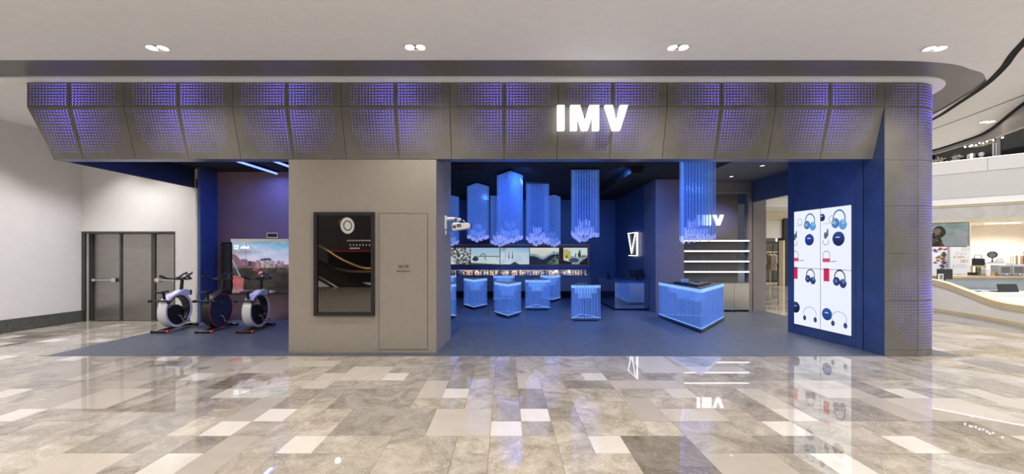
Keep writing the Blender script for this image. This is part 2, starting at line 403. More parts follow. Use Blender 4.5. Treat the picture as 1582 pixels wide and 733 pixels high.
floor_store = struct(B(-7.5, 7.45, 6.14, 14.7, -0.05, 0.006).build('floor_store', M['store_floor'], smooth=False))
struct(B(-7.5, 7.45, 6.128, 6.14, -0.02, 0.004).build('trim_1', M['steel'], smooth=False))
struct(B(-7.512, -7.5, 6.14, 9.05, -0.02, 0.004).build('trim_2', M['steel'], smooth=False))

# ---- mall ceiling with the dark recess round the store and the curved edge over the atrium
R_OUT = [(4.87,5.43),(5.82,5.45),(6.36,5.50),(6.75,5.58),(7.07,5.70),(7.38,5.81),(7.61,5.95),(7.82,6.10),(7.95,6.27),(8.10,6.50),(8.22,6.72),(8.45,7.15),(8.65,7.6),(8.85,8.3),(8.9,9),(8.9,12)]
E_OUT = [(8.6,-6),(8.6,3),(8.9,5.6),(9.2,6.4),(9.57,6.92),(10.0,7.42),(10.5,7.98),(10.9,8.45),(11.2,8.89),(11.42,9.5),(11.6,10.2),(11.8,12),(12.5,14),(14,16.3),(17,18),(20,18.6)]
def smooth2(pts, n=6):
    out = []
    for i in range(len(pts)-1):
        p0 = Vector(pts[max(i-1,0)]); p1 = Vector(pts[i]); p2 = Vector(pts[i+1]); p3 = Vector(pts[min(i+2,len(pts)-1)])
        for k in range(n):
            t = k/n; out.append(tuple(0.5*((2*p1)+(p2-p0)*t+(2*p0-5*p1+4*p2-p3)*t*t+(3*p1-p0-3*p2+p3)*t**3)))
    out.append(tuple(pts[-1])); return out
poly = [(-12.3,-6)]+smooth2(E_OUT, 4)+[(20,26),(8.9,26)]+list(reversed(smooth2(R_OUT, 4)))+[(-12.3,5.43)]
ceiling = struct(MB().prism(poly, ZC, ZC+0.016).build('ceiling', M['ceiling'], smooth=False))
struct(B(-12.3, -7.62, 6.172, 9.4, ZC-0.01, ZC+0.02).build('ceiling_left', M['ceiling'], smooth=False))
struct(B(-12.3, 9.4, 5.3, 13, ZC+0.02, ZC+0.06).build('ceiling_recess', M['recess'], smooth=False))
arc = [(6.70+0.85*math.sin(a), 6.82-0.85*math.cos(a)) for a in [PI/2*k/14 for k in range(15)]]
lip = [(-12.3,5.97),(0,5.97)]+arc+[(7.55,9.0),(7.55,12.0)]
struct(MB().slab(lip, [ZC+0.02]*len(lip), [ZC-0.006]*len(lip), 0.20).build('trim_3', M['ceiling'], smooth=False))
def strip(name, pts, w, m, z=ZC-0.004):
    pts = smooth2(pts, 6); mb = MB(); n = len(pts)
    L = []; Rr = []
    for i in range(n):
        d = (Vector(pts[min(i+1,n-1)])-Vector(pts[max(i-1,0)])).normalized(); nn = Vector((-d.y, d.x))*w/2
        L.append(Vector(pts[i])+nn); Rr.append(Vector(pts[i])-nn)
    for i in range(n-1):
        mb.faces([(L[i].x,L[i].y,z),(L[i+1].x,L[i+1].y,z),(Rr[i+1].x,Rr[i+1].y,z),(Rr[i].x,Rr[i].y,z),
                  (L[i].x,L[i].y,z+0.003),(L[i+1].x,L[i+1].y,z+0.003),(Rr[i+1].x,Rr[i+1].y,z+0.003),(Rr[i].x,Rr[i].y,z+0.003)],
                 [(0,1,2,3),(7,6,5,4),(0,4,5,1),(1,5,6,2),(2,6,7,3),(3,7,4,0)])
    return struct(mb.build(name, m, smooth=False))
strip('trim_4', [(4.2,0.5),(5.4,3.1),(6.86,4.96),(7.5,5.65),(8.0,6.27),(8.46,7.01),(8.95,7.87),(9.3,9),(9.5,12)], 0.085, M['black_matt'])  # black strip laid on for the dark of an open ceiling slot
strip('trim_5', [(8.0,2),(8.7,5),(9.17,6.635),(9.42,7.5),(9.66,8.49),(9.9,10),(10.1,12)], 0.022, M['black_matt'])
e2 = smooth2(E_OUT[2:], 4)
struct(MB().slab(e2, [ZC+0.02]*len(e2), [ZC-0.03]*len(e2), -0.05).build('trim_6', M['black_matt'], smooth=False))
# beige lip hanging under the far edge of the ceiling, deeper towards the right
dz = [min(0.50, max(0.10, 0.50-0.042*(math.hypot(p[0]-9.3, p[1]-6.4))*2.6)) for p in e2]
e3 = [(p[0]+0.10, p[1]+0.05) for p in e2]
struct(MB().slab(e3, [ZC+0.02]*len(e3), [ZC-d for d in dz], -0.06).build('trim_7', mat('ceiling_lip', (0.45, 0.43, 0.39), 0.5, namt=0.03), smooth=False))

# ---- white walls on the left, steel doors, stone baseboard
WL = [(-10.33, 9.17), (-10.5, 7.81), (-12.1, -4.99)]
struct(MB().slab(WL, [ZC]*3, [0]*3, -0.15).build('wall_left', M['white_paint'], smooth=False))
struct(MB().slab([(p[0]+0.02, p[1]-(0.0)) for p in WL], [0.28]*3, [0]*3, -0.03).build('baseboard_left', M['stone_base'], smooth=False))
YW = 9.17
wb = MB().box(-10.6, -7.42, YW, YW+0.5, 2.206, ZC).box(-8.055, -7.42, YW, YW+0.16, 0, 2.206).box(-10.6,-7.42,YW+0.2,YW+0.5,0,2.206)
struct(wb.build('wall_back', M['white_paint'], smooth=False))
struct(B(-7.44, -7.37, 9.03, YW+0.16, 0, ZSOF+0.2).build('trim_8', M['chrome'], smooth=False))
df = struct(MB().box(-10.34, -8.055, YW-0.012, YW+0.02, 2.16, 2.206).box(-10.33, -10.25, YW-0.012, YW+0.03, 0, 2.16).box(-8.075, -8.055, YW-0.012, YW+0.1, 0, 2.16)
            .box(-9.515, -9.465, YW+0.10, YW+0.17, 0, 2.16).box(-8.735, -8.635, YW+0.10, YW+0.18, 0, 2.16).box(-10.25, -10.17, YW+0.08, YW+0.17, 0, 2.16).build('trim_9', M['steel_dark'], smooth=False))
for k, (x0, x1) in enumerate(((-10.165, -9.52), (-9.46, -8.74), (-8.63, -8.078))):
    d = struct(B(x0, x1, YW+0.12, YW+0.16, 0.012, 2.15).build('door_%d' % (k+1), M['steel'], smooth=False, bevel=0.004))
    if k != 1:
        zb = EYE-(433-VY)*9.25/FPX
        pb = MB().tube([(x0+0.02, YW+0.06, zb), (x1-0.04, YW+0.06, zb)], 0.022, 10)
        pb.build('push_bar', M['chrome'], d)
        xe = x1-0.09 if k == 0 else x0+0.09
        hb = MB().box(xe-0.055, xe+0.055, YW+0.04, YW+0.12, zb-0.05, zb+0.05); hb.build('latch_box', M['chrome'], d, smooth=False, bevel=0.008)
        xe2 = x0+0.05 if k == 0 else x1-0.05
        B(xe2-0.03, xe2+0.03, YW+0.045, YW+0.12, zb-0.035, zb+0.035).build('bar_end', M['chrome'], d, smooth=False, bevel=0.006)

# ---- left bay shell
struct(B(-7.37, -7.30, 9.0, 9.6, 0, ZS).build('wall_bay_left', M['navy_metal'], smooth=False))
struct(B(-7.30, -3.40, 9.53, 9.7, 0, ZS).build('wall_bay_back', M['bay_wall'], smooth=False))
struct(B(-3.66, -3.40, 7.37, 14.6, 0, ZS).build('wall_bay_right', M['navy_wall'], smooth=False))
struct(B(-7.62, -7.575, YP+0.02, 9.17, ZSOF, ZC-0.012).build('wall_canopy_side', mat('canopy_navy', (0.02, 0.03, 0.06), 0.5), smooth=False))
struct(B(-7.575, 5.09, 6.5, 14.7, ZS, ZS+0.08).build('ceiling_store', M['black_matt'], smooth=False))
struct(B(5.09, 7.12, 6.5, 11.2, ZS-0.02, ZS+0.06).build('ceiling_entrance', M['grey_ceiling'], smooth=False))

# ---- pier between bay and shop front, with its flush hydrant door
pier_poly = [(-3.645, YP), (-1.157, YP), (-1.06, 7.37), (-3.645, 7.37)]
pier = struct(MB().prism(pier_poly, 0, ZSOF+0.3).build('wall_pier', M['pier'], smooth=False))
B(-3.645, -1.157, YP-0.006, YP-0.001, 0, 0.05).build('skirting', M['taupe_wall'], pier, smooth=False)
hx0, hx1 = (585.5-VX)*YP/FPX, (660.5-VX)*YP/FPX; hz1 = EYE-(330-VY)*YP/FPX
g = MB()
for a, b, c, d in ((hx0-0.006, hx0+0.002, 0.06, hz1), (hx1-0.002, hx1+0.006, 0.06, hz1), (hx0, hx1, hz1-0.004, hz1+0.004), (hx0, hx1, 0.055, 0.063)):
    g.box(a, b, YP-0.0015, YP+0.002, c, d)
g.build('hydrant_door_joint', M['steel_dark'], pier, smooth=False)
hd = B(hx0+0.003, hx1-0.003, YP-0.004, YP+0.001, 0.064, hz1-0.005).build('hydrant_door', M['pier'], pier, smooth=False)
INK = mat('ink', (0.07, 0.06, 0.05), 0.6)
text_mesh('hydrant_text', '消火栓', 0.064, INK, hd, ((623.5-VX)*YP/FPX, YP-0.0062, EYE-(412.5-VY)*YP/FPX))
text_mesh('hydrant_text', 'FIRE HYDRANT', 0.036, INK, hd, ((623.5-VX)*YP/FPX, YP-0.0062, EYE-(419.3-VY)*YP/FPX))

# ---- store shell
struct(B(-3.6, 4.4, 14.6, 14.75, 0, ZS).build('wall_store_back', M['navy_wall'], smooth=False))
struct(MB().slab([(4.226, 10.55), (4.30, 14.6)], [ZS]*2, [0]*2, -0.15).build('wall_store_right', M['navy_wall'], smooth=False))
struct(B(4.226, 5.024, 10.52, 11.4, 0, ZS).build('wall_column', M['mauve'], smooth=False))
struct(B(5.024, 7.06, 10.82, 11.1, 0, ZS).build('wall_feature', M['taupe_wall'], smooth=False))
struct(B(7.09, 7.46, 10.72, 11.2, 0, ZS).build('wall_end', M['taupe_wall'], smooth=False))
struct(B(7.055, 7.085, 10.76, 11.1, 0, ZS-0.02).build('trim_10', M['steel_dark'], smooth=False))
struct(B(7.06, 7.14, 8.02, 10.76, 3.13, ZS+0.06).build('wall_door_head', M['navy_wall'], smooth=False))
# bulkhead behind the fascia with its navy soffit
struct(MB().box(-7.575, 6.186, YP-0.005, 6.52, ZSOF, ZSOF+0.03).box(-7.575, 6.186, 6.49, 6.52, ZSOF+0.03, ZC).build('wall_bulkhead', M['navy_metal'], smooth=False))
# black services under the black ceiling
for x0, x1, y0, y1, z0, lb in ((-1.4, -0.5, 7.6, 8.6, 3.55, 'square dark air unit under the black ceiling just inside the pier'), 
                           (3.0, 3.3, 8.9, 13.5, 3.58, 'long dark duct running back along the right side of the black ceiling')):
    d = thing('air_duct', lb, 'duct', (0, 0, 0), group='ducts under the black ceiling')
    B(x0, x1, y0, y1, z0, ZS-0.001).build('duct_body', M['black_matt'], d, smooth=False, bevel=0.02)
    mb = MB(); L = max(x1-x0, y1-y0); n = max(2, int(L/0.9))
    for k in range(n):
        t = (k+0.5)/n
        if x1-x0 > y1-y0: xx = x0+(x1-x0)*t; mb.box(xx-0.015, xx+0.015, y0-0.012, y1+0.012, z0-0.012, ZS-0.001)
        else: yy = y0+(y1-y0)*t; mb.box(x0-0.012, x1+0.012, yy-0.015, yy+0.015, z0-0.012, ZS-0.001)
    stuff(mb.build('duct_flange', M['black_matt'], d, smooth=False))

# ================================================================== FASCIA
fascia = thing('sign_fascia', 'long taupe metal fascia with glowing violet slits over the shop front', 'fascia', (0, YF, ZSOF))
CEN = [-7.10+1.772*k for k in range(8)]
edges = [-7.795]+[-7.10+0.886*k for k in range(16)]
def dashes(mb, pos, udir, vdir, ndir, u0, u1, v0, v1, fang, famp, skew=0.0, step=0.0515, step_v=0.046):
    nu = int((u1-u0)/step); nv = int((v1-v0)/step_v)
    for i in range(nu+1):
        for j in range(nv+1):
            u = u0+0.5*((u1-u0)-nu*step)+i*step; v = v0+0.5*((v1-v0)-nv*step_v)+j*step_v
            A = famp(u, v)
            if A < 0.04 or (skew and u < u0+skew*v+0.01): continue
            a = fang(u, v); L = 0.008+0.030*min(1, A); w = 0.0042+0.0066*min(1, A)
            du = Vector(udir(u)); dv = Vector(vdir); nn = Vector(ndir(u)); p = Vector(pos(u, v))
            d1 = du*math.cos(a)+dv*math.sin(a); d2 = dv*math.cos(a)-du*math.sin(a)
            q = [p+d1*L/2+d2*w/2, p-d1*L/2+d2*w/2, p-d1*L/2-d2*w/2, p+d1*L/2-d2*w/2]
            mb.faces([x+nn*0.0035 for x in q]+[x-nn*0.001 for x in q], [(0,1,2,3),(0,4,5,1),(1,5,6,2),(2,6,7,3),(3,7,4,0)])
def swirl(dx, h, cx=0.25):        # dashes run round a centre on either side of the seam
    return math.atan2(-(abs(dx)-cx), h)*math.copysign(1, dx) if (abs(dx)-cx) or h else 0.0
ZM, ZT = 4.074, 4.465
SL = Vector((0, YP-0.01-YF, ZSOF-ZM+0.003)); SLL = SL.length; SLD = SL.normalized(); SLN = Vector((0, -SLD.z, SLD.y))*-1
if SLN.y > 0: SLN = -SLN
def near(u): return min(CEN, key=lambda c: abs(u-c))
rf = random.Random(5)
DIM = {c: 0.82+0.3*rf.random() for c in CEN}
for k in range(len(edges)-1):
    x0, x1 = edges[k], edges[k+1]; g = 0.004
    up = B(x0+g, x1-g, YF, YF+0.03, ZM+0.003, ZT).build('upper_panel', M['metal_panel'], fascia, (0, -YF, -ZSOF), smooth=False)
    c = near((x0+x1)/2)
    def fang_u(u, v): return swirl(u-c, v-ZM+0.02)
    def famp_u(u, v):
        dx = (abs(u-c)-0.06)/0.39; dy = (v-ZM-0.12)/0.75
        return DIM[c]*math.exp(-(dx*dx+dy*dy))*1.05
    mb = MB()
    dashes(mb, lambda u, v: (u, YF, v), lambda u: (1, 0, 0), (0, 0, 1), lambda u: (0, -1, 0), x0+0.045, x1-0.045, ZM+0.035, ZT-0.02, fang_u, famp_u)
    if mb.v: stuff(mb.build('light_slit', M['slit'], up, smooth=False, recalc=False))
    # leaning lower panel
    xb0 = -7.584 if k == 0 else x0
    a, b = Vector((x0+g, YF, ZM-0.003)), Vector((x1-g, YF, ZM-0.003))
    c2, d2 = Vector((x1-g, YP-0.01, ZSOF)), Vector((xb0+g, YP-0.01, ZSOF))
    lo = MB().extr([a, b, c2, d2], -SLN*0.03).build('lower_panel', M['metal_panel'], fascia, (0, -YF, -ZSOF), smooth=False)
    def fang_l(u, v): return swirl(u-c, -(v+0.02)) if v < 0.25 else swirl(u-c, 0.62-v)
    def famp_l(u, v):
        dx = (abs(u-c)-0.06)/0.39; t = v/SLL
        return DIM[c]*1.05*math.exp(-dx*dx)*math.exp(-(max(0, t-0.2)/0.48)**2)
    mb = MB()
    dashes(mb, lambda u, v: (u, YF+SLD.y*v, ZM-0.003+SLD.z*v), lambda u: (1, 0, 0), -SLD, lambda u: SLN, x0+0.045, x1-0.045, 0.045, SLL-0.10, fang_l, famp_l, skew=(xb0-x0)/SLL)
    if mb.v: stuff(mb.build('light_slit', M['slit'], lo, smooth=False, recalc=False))
# closed left end and the top return
MB().faces([(-7.795, YF+0.031, ZT), (-7.795, YF+0.031, ZM), (-7.60, YP, ZSOF+0.001), (-7.60, 6.48, ZSOF+0.001), (-7.60, 6.48, ZT)], [(0,1,2,3,4)]).build('end_plate', M['metal_panel'], fascia, (0, -YF, -ZSOF), smooth=False, recalc=False)

# big illuminated letters
def letter_poly(ch, x0, x1, z0, z1, st):
    w = x1-x0
    if ch == 'I': return [[(x0,z0),(x1,z0),(x1,z1),(x0,z1)]]
    if ch == 'M':
        m = (x0+x1)/2
        return [[(x0,z0),(x0+st*0.92,z0),(x0+st*0.92,z0+(z1-z0)*0.62),(m-st*0.42,z0),(m+st*0.42,z0),(x1-st*0.92,z0+(z1-z0)*0.62),(x1-st*0.92,z0),(x1,z0),(x1,z1),(x1-st*1.35,z1),(m,z0+(z1-z0)*0.36),(x0+st*1.35,z1),(x0,z1)]]
    m = (x0+x1)/2
    return [[(m-st*0.52,z0),(m+st*0.52,z0),(x1,z1),(x1-st*1.1,z1),(m,z0+(z1-z0)*0.30),(x0+st*1.1,z1),(x0,z1)]]
def sign_letters(parent, Y, spans, py0, py1, st_px, depth, name='letter'):
    s = Y/FPX
    for ch, a, b in spans:
        for p in letter_poly(ch, (a-VX)*s, (b-VX)*s, EYE-(py1-VY)*s, EYE-(py0-VY)*s, st_px*s):
            o = MB().extr([(x, Y, z) for x, z in p], (0, depth, 0)).build(name, M['sign_white'], parent, smooth=False, bevel=0.0)
            o.location = -parent.location
big = thing('shop_sign', 'large glowing white IMV letters mounted on the taupe fascia', 'sign', (1.45, 6.03, 3.67))
sign_letters(big, 5.99, (('I', 861.3, 872.2), ('M', 881.5, 925.8), ('V', 934.8, 970.4)), 162.2, 200.8, 10.8, 0.07)
for xq in (0.90, 1.3, 1.80): MB().tube([(xq, 6.06, 3.9), (xq, 6.16, 3.9)], 0.012, 6).build('mounting_pin', M['steel_dark'], big).location = -big.location

# ================================================================== ROUNDED CORNER COLUMN
colm = thing('corner_column', 'rounded taupe metal corner column with violet light slits beside the headphone screen', 'column', (6.7, 6.82, 0))
CR = 0.70; S1 = 0.51; S2 = S1+CR*PI/2
def cpos(s, off=0.0):
    if s <= S1: return Vector((6.19+s, 6.12-off)), Vector((1, 0)), Vector((0, -1))
    if s <= S2:
        a = (s-S1)/CR; n = Vector((math.sin(a), -math.cos(a))); return Vector((6.70, 6.82))+n*(CR+off), Vector((math.cos(a), math.sin(a))), n
    return Vector((7.40+off, 6.82+(s-S2))), Vector((0, 1)), Vector((1, 0))
zs = [0.0, 0.10, 0.907, 1.68, 2.456, 3.207, 4.074, 4.465]
for za, zb in zip(zs[:-1], zs[1:]):
    for sa, sb in ((0.0, S1+0.03), (S1+0.03, S2+0.0), (S2, S2+1.2)):
        n = 14 if sb > S1 and sa < S2 else 2
        ss = [sa+0.002+(sb-sa-0.004)*k/n for k in range(n+1)]
        vs = []; g = 0.002
        for s in ss:
            p, t, nn = cpos(s)
            vs += [(p.x, p.y, za+g), (p.x, p.y, zb-g), (p.x-nn.x*0.025, p.y-nn.y*0.025, zb-g), (p.x-nn.x*0.025, p.y-nn.y*0.025, za+g)]
        fs = []
        for k in range(n):
            for q in range(4): fs.append((4*k+q, 4*k+(q+1) % 4, 4*k+4+(q+1) % 4, 4*k+4+q))
        fs += [(0,1,2,3), (4*n+3,4*n+2,4*n+1,4*n)]
        pn = MB().faces(vs, fs).build('column_panel', M['metal_panel'], colm, (-6.7, -6.82, 0))
        if zb-za > 0.3 and sa < S2+0.1:
            zc = min((0.907, 2.456, 4.074), key=lambda z: abs(z-(za+zb)/2)); sc = S1+0.55; br = {0.907: 1.0, 2.456: 0.45, 4.074: 0.85}[zc]
            mb = MB()
            fam = lambda u, v: 1.15*math.exp(-((u-sc)/0.55)**2)*max(0.20*math.exp(-((v-2.4)/1.9)**4), math.exp(-((v-0.907)/0.50)**2), 0.9*math.exp(-((v-4.12)/0.45)**2), 0.55*math.exp(-((v-2.456)/0.5)**2))
            fan = lambda u, v: math.copysign(1, v-zc)*math.radians(28)*math.exp(-((v-zc)/0.3)**2)
            dashes(mb, lambda u, v: (*cpos(u)[0], v), lambda u: (*cpos(u)[1], 0), (0, 0, 1), lambda u: (*cpos(u)[2], 0), sa+0.03, sb-0.03, za+0.02, zb-0.02, fan, fam)
            if mb.v: stuff(mb.build('light_slit', M['slit'], pn, smooth=False, recalc=False))
MB().box(6.186, 6.19, 6.122, 6.47, 0, ZT).build('side_panel', M['navy_metal'], colm, (-6.7, -6.82, 0), smooth=False)
MB().prism([(6.22,6.50),(6.95,6.50),(7.36,6.84),(7.36,8.0),(6.22,8.0)], 0, ZT).build('core', M['steel_dark'], colm, (-6.7, -6.82, 0), smooth=False)
# ================================================================== PIER SCREEN, PROJECTOR
t = thing('display_case', 'tall black framed dark glass screen on the plaster pier', 'screen', ((533-VX)*YP/FPX, YP, 0.62))
x0, x1 = (486.5-VX)*YP/FPX, (579.5-VX)*YP/FPX; z0, z1 = EYE-(487.5-VY)*YP/FPX, EYE-(328.5-VY)*YP/FPX
fr = MB(); w = 0.055
for a, b, c, d in ((x0, x0+w, z0, z1), (x1-w, x1, z0, z1), (x0+w, x1-w, z0, z0+w), (x0+w, x1-w, z1-w, z1)): fr.box(a, b, YP-0.05, YP+0.001, c, d)
o = fr.build('frame', M['black'], t, smooth=False); o.location = -t.location
o = B(x0+w, x1-w, YP-0.022, YP-0.012, z0+w, z1-w).build('glass', M['tinted_mirror'], t, smooth=False); o.location = -t.location

YJ = 6.95
p0 = at(688, 346, YJ)
t = thing('projector', 'white wall projector on an arm beside the pier edge', 'projector', tuple(p0))
k = YJ/FPX
def lp(px, py, dy=0): q = at(px, py, YJ); return Vector((q.x-p0.x, dy, q.z-p0.z))
a, b = lp(684.5, 334), lp(690.5, 354.5)
B(a.x, b.x, -0.06, 0.06, b.z, a.z).build('wall_plate', M['white_plastic'], t, smooth=False, bevel=0.008)
B(lp(685.5,0).x, lp(690,0).x, -0.03, 0.03, lp(0,363).z, lp(0,355).z).build('cable_box', M['white_plastic'], t, smooth=False, bevel=0.005)
MB().tube([lp(689, 338.5), lp(700, 338.2), lp(712, 340)], [0.035, 0.032, 0.03], 10).build('arm', M['white_plastic'], t)
c = lp(703, 341.5)
MB().tube([lp(705, 338), lp(705, 345.5)], 0.05, 12).build('swivel', M['chrome'], t); MB().tube([lp(715, 340), lp(719, 345)], 0.018, 8).build('strut', M['chrome'], t)
pts = [lp(699.5, 346.5), lp(701, 345), lp(725, 345.2), lp(727.5, 347.5), lp(727, 352), lp(722, 354), lp(701, 357.5), lp(699.3, 355)]
MB().extr([p+Vector((0, -0.12, 0)) for p in pts], (0, 0.26, 0)).build('housing', M['white_plastic'], t, smooth=False, bevel=0.012)
for xa, xb, za, zb in ((700.8, 706, 349.2, 353.6), (707.2, 713.8, 347, 352)):
    gg = MB(); n = 4
    for i in range(n):
        u0 = xa+(xb-xa)*i/n; q0 = lp(u0, zb); q1 = lp(u0+(xb-xa)/n*0.7, za)
        gg.box(q0.x, q1.x, -0.126, -0.118, q0.z, q1.z)
    stuff(gg.build('vent_grille', M['black'], t, smooth=False))
MB().lathe([(0.03, 0), (0.034, 0.01), (0.03, 0.02)], c=(lp(727.3, 350).x, 0.0, lp(0, 350).z), axis='x', n=16).build('lens', M['black_gloss'], t)

# ================================================================== LEFT BAY
YB = 9.53
t = thing('led_wall', 'large lit LED video wall behind the exercise bikes', 'screen', (at(358, 0, YB).x, YB, 0.7))
LX0 = at(358, 0, YB-0.09).x; LX1 = -4.0; LZ1 = at(0, 374, YB-0.09).z; LZ0 = at(0, 448.5, YB-0.09).z
def ell(u, v, cu, cv, ru, rv): return ((u-cu)/ru)**2+((v-cv)/rv)**2
def led_fn(u, v):
    # v up; a building site under a blue sky
    c = mixc((0.80, 0.78, 0.90), (0.40, 0.66, 0.82), (v-0.62)/0.35)
    n = fbm(u*7, v*5, 3)
    u0, v0 = u, v
    u += (fbm(u*16, v*12, 7)-0.5)*0.035; v += (fbm(u*16+9, v*12, 6)-0.5)*0.035
    if v > 0.6: c = mixc(c, (0.86, 0.84, 0.92), 0.8*max(0, fbm(u*5+3, v*9, 8)-0.42)*3)
    c = mixc(c, (0.60, 0.48, 0.50), 0.55*math.exp(-((v-0.79)/0.05)**2-(max(0, u-0.25)/0.12)**2))
    hill = 0.62+0.13*math.exp(-((u-0.03)/0.10)**2)-0.1*u
    if v < hill: c = mixc((0.34, 0.24, 0.30), (0.62, 0.44, 0.48), n)
    if v < 0.46: c = mixc((0.13, 0.12, 0.11), (0.38, 0.34, 0.29), (fbm(u*10, v*10, 5)-0.25)*1.3*(0.5+v*1.4))
    for a, b, q, r, col in ((0.16, 0.27, 0.52, 0.64, (0.72, 0.52, 0.60)), (0.28, 0.34, 0.50, 0.60, (0.20, 0.20, 0.30)), (0.40, 0.48, 0.45, 0.62, (0.80, 0.62, 0.66)),
                            (0.50, 0.75, 0.46, 0.62, (0.84, 0.78, 0.80)), (0.50, 0.68, 0.61, 0.66, (0.28, 0.26, 0.44)), (0.78, 0.90, 0.50, 0.60, (0.74, 0.66, 0.84)),
                            (0.36, 0.47, 0.40, 0.45, (0.62, 0.36, 0.36)), (0.46, 0.52, 0.36, 0.44, (0.20, 0.15, 0.18))):
        if a < u < b and q < v < r: c = mixc(col, (0.3, 0.2, 0.3), 0.75*vnoise(u*60, v*40, 4))
    if abs(u-0.50) < 0.028 and 0.27 < v < 0.40: c = (0.86, 0.26, 0.20) if int(v*34) % 2 else (0.90, 0.70, 0.66)
    if u < 0.20 and v < 0.30 and u > 0.02: c = mixc((0.66, 0.32, 0.34), (0.80, 0.46, 0.52), vnoise(u*18, v*12, 2)) if v < 0.24 else mixc((0.55, 0.26, 0.22), (0.8, 0.4, 0.3), n)
    d = abs((u-0.01)-(0.62-v)*0.42)
    if d < 0.012 and 0.28 < v < 0.64: c = (0.50, 0.68, 0.76)
    u, v = u0, v0
    if abs(u-0.245) < 0.004 or abs(u-0.67) < 0.004: c = tuple(q*0.62 for q in c)
    return c
W_LED = LX1-LX0
pc = picture('picture', (LX0, YB-0.09, LZ0), (W_LED*1.0, 0, 0), (0, 0, LZ1-LZ0), 220, 100, lambda u, v: led_fn(u*W_LED/1.46, v), PIC_SCREEN, t); pc.location = -t.location
o = B(LX0, LX1, YB-0.085, YB-0.001, LZ0, LZ1).build('cabinet', M['black'], t, smooth=False); o.location = -t.location
o = B(LX0-0.02, LX1, YB-0.10, YB-0.001, LZ1, LZ1+0.075).build('top_rail', M['chrome'], t, smooth=False); o.location = -t.location
o = B(LX0-0.02, LX1, YB-0.10, YB-0.001, LZ0-0.07, LZ0).build('bottom_rail', M['chrome'], t, smooth=False); o.location = -t.location
lg = at(365, 382.3, YB-0.094)
s = 0.045; gm = MB()
for a, b, c, d in ((-s, s, s-0.018, s), (-s, s, -s, -s+0.018), (-s, -s+0.018, -s, s), (s-0.018, s, -s*0.55, s)): gm.box(lg.x+a, lg.x+b, lg.y-0.002, lg.y+0.002, lg.z+c, lg.z+d)
o = gm.build('logo', M['sign_white'], t, smooth=False); o.location = -t.location
lt = at(378.3, 382.3, YB-0.094); o = text_mesh('logo_text', 'oikei', 0.11, M['sign_white'], t, (lt.x-t.location.x, lt.y-t.location.y, lt.z-t.location.z))
t = thing('speaker_cabinet', 'black upright cabinet at the left edge of the LED wall', 'cabinet', (at(350, 0, YB).x, YB-0.1, 0.7))
a, b = at(341.5, 375, YB-0.12), at(357.5, 449, YB-0.12)
o = B(a.x, b.x, YB-0.12, YB-0.001, b.z, a.z).build('body', M['black_matt'], t, smooth=False, bevel=0.008); o.location = -t.location
o = B(a.x+0.02, b.x-0.02, YB-0.125, YB-0.118, b.z+0.03, a.z-0.03).build('front_cloth', M['black'], t, smooth=False); o.location = -t.location
t = thing('wall_panel', 'small black control panel with pale rim on the bay wall above the LED wall', 'panel', tuple(at(421.5, 364, YB)))
a, b = at(413, 360, YB), at(430, 368, YB); q = t.location
MB().box(a.x-q.x, b.x-q.x, -0.025, -0.001, b.z-q.z, a.z-q.z).build('rim', M['chrome'], t, smooth=False)
MB().box(a.x-q.x+0.02, b.x-q.x-0.02, -0.03, -0.02, b.z-q.z+0.02, a.z-q.z-0.02).build('face', M['black'], t, smooth=False)
for n, (xa, lb) in enumerate(((-5.82, 'glowing blue light tube on the bay ceiling, the left one'), (-5.02, 'glowing blue light tube on the bay ceiling, nearer the pier'))):
    t = thing('light_tube', lb, 'light', (xa, 8.6, 3.69), group='blue tubes in the bay')
    MB().tube([(0, -1.0, -0.02), (0.10, 0.82, -0.02)], 0.022, 10).build('tube', M['tube_blue'], t)
    MB().extr([(-0.03, -1.0, 0.005), (0.03, -1.0, 0.005), (0.13, 0.82, 0.005), (0.07, 0.82, 0.005)], (0, 0, 0.044)).build('holder', M['black'], t, smooth=False)

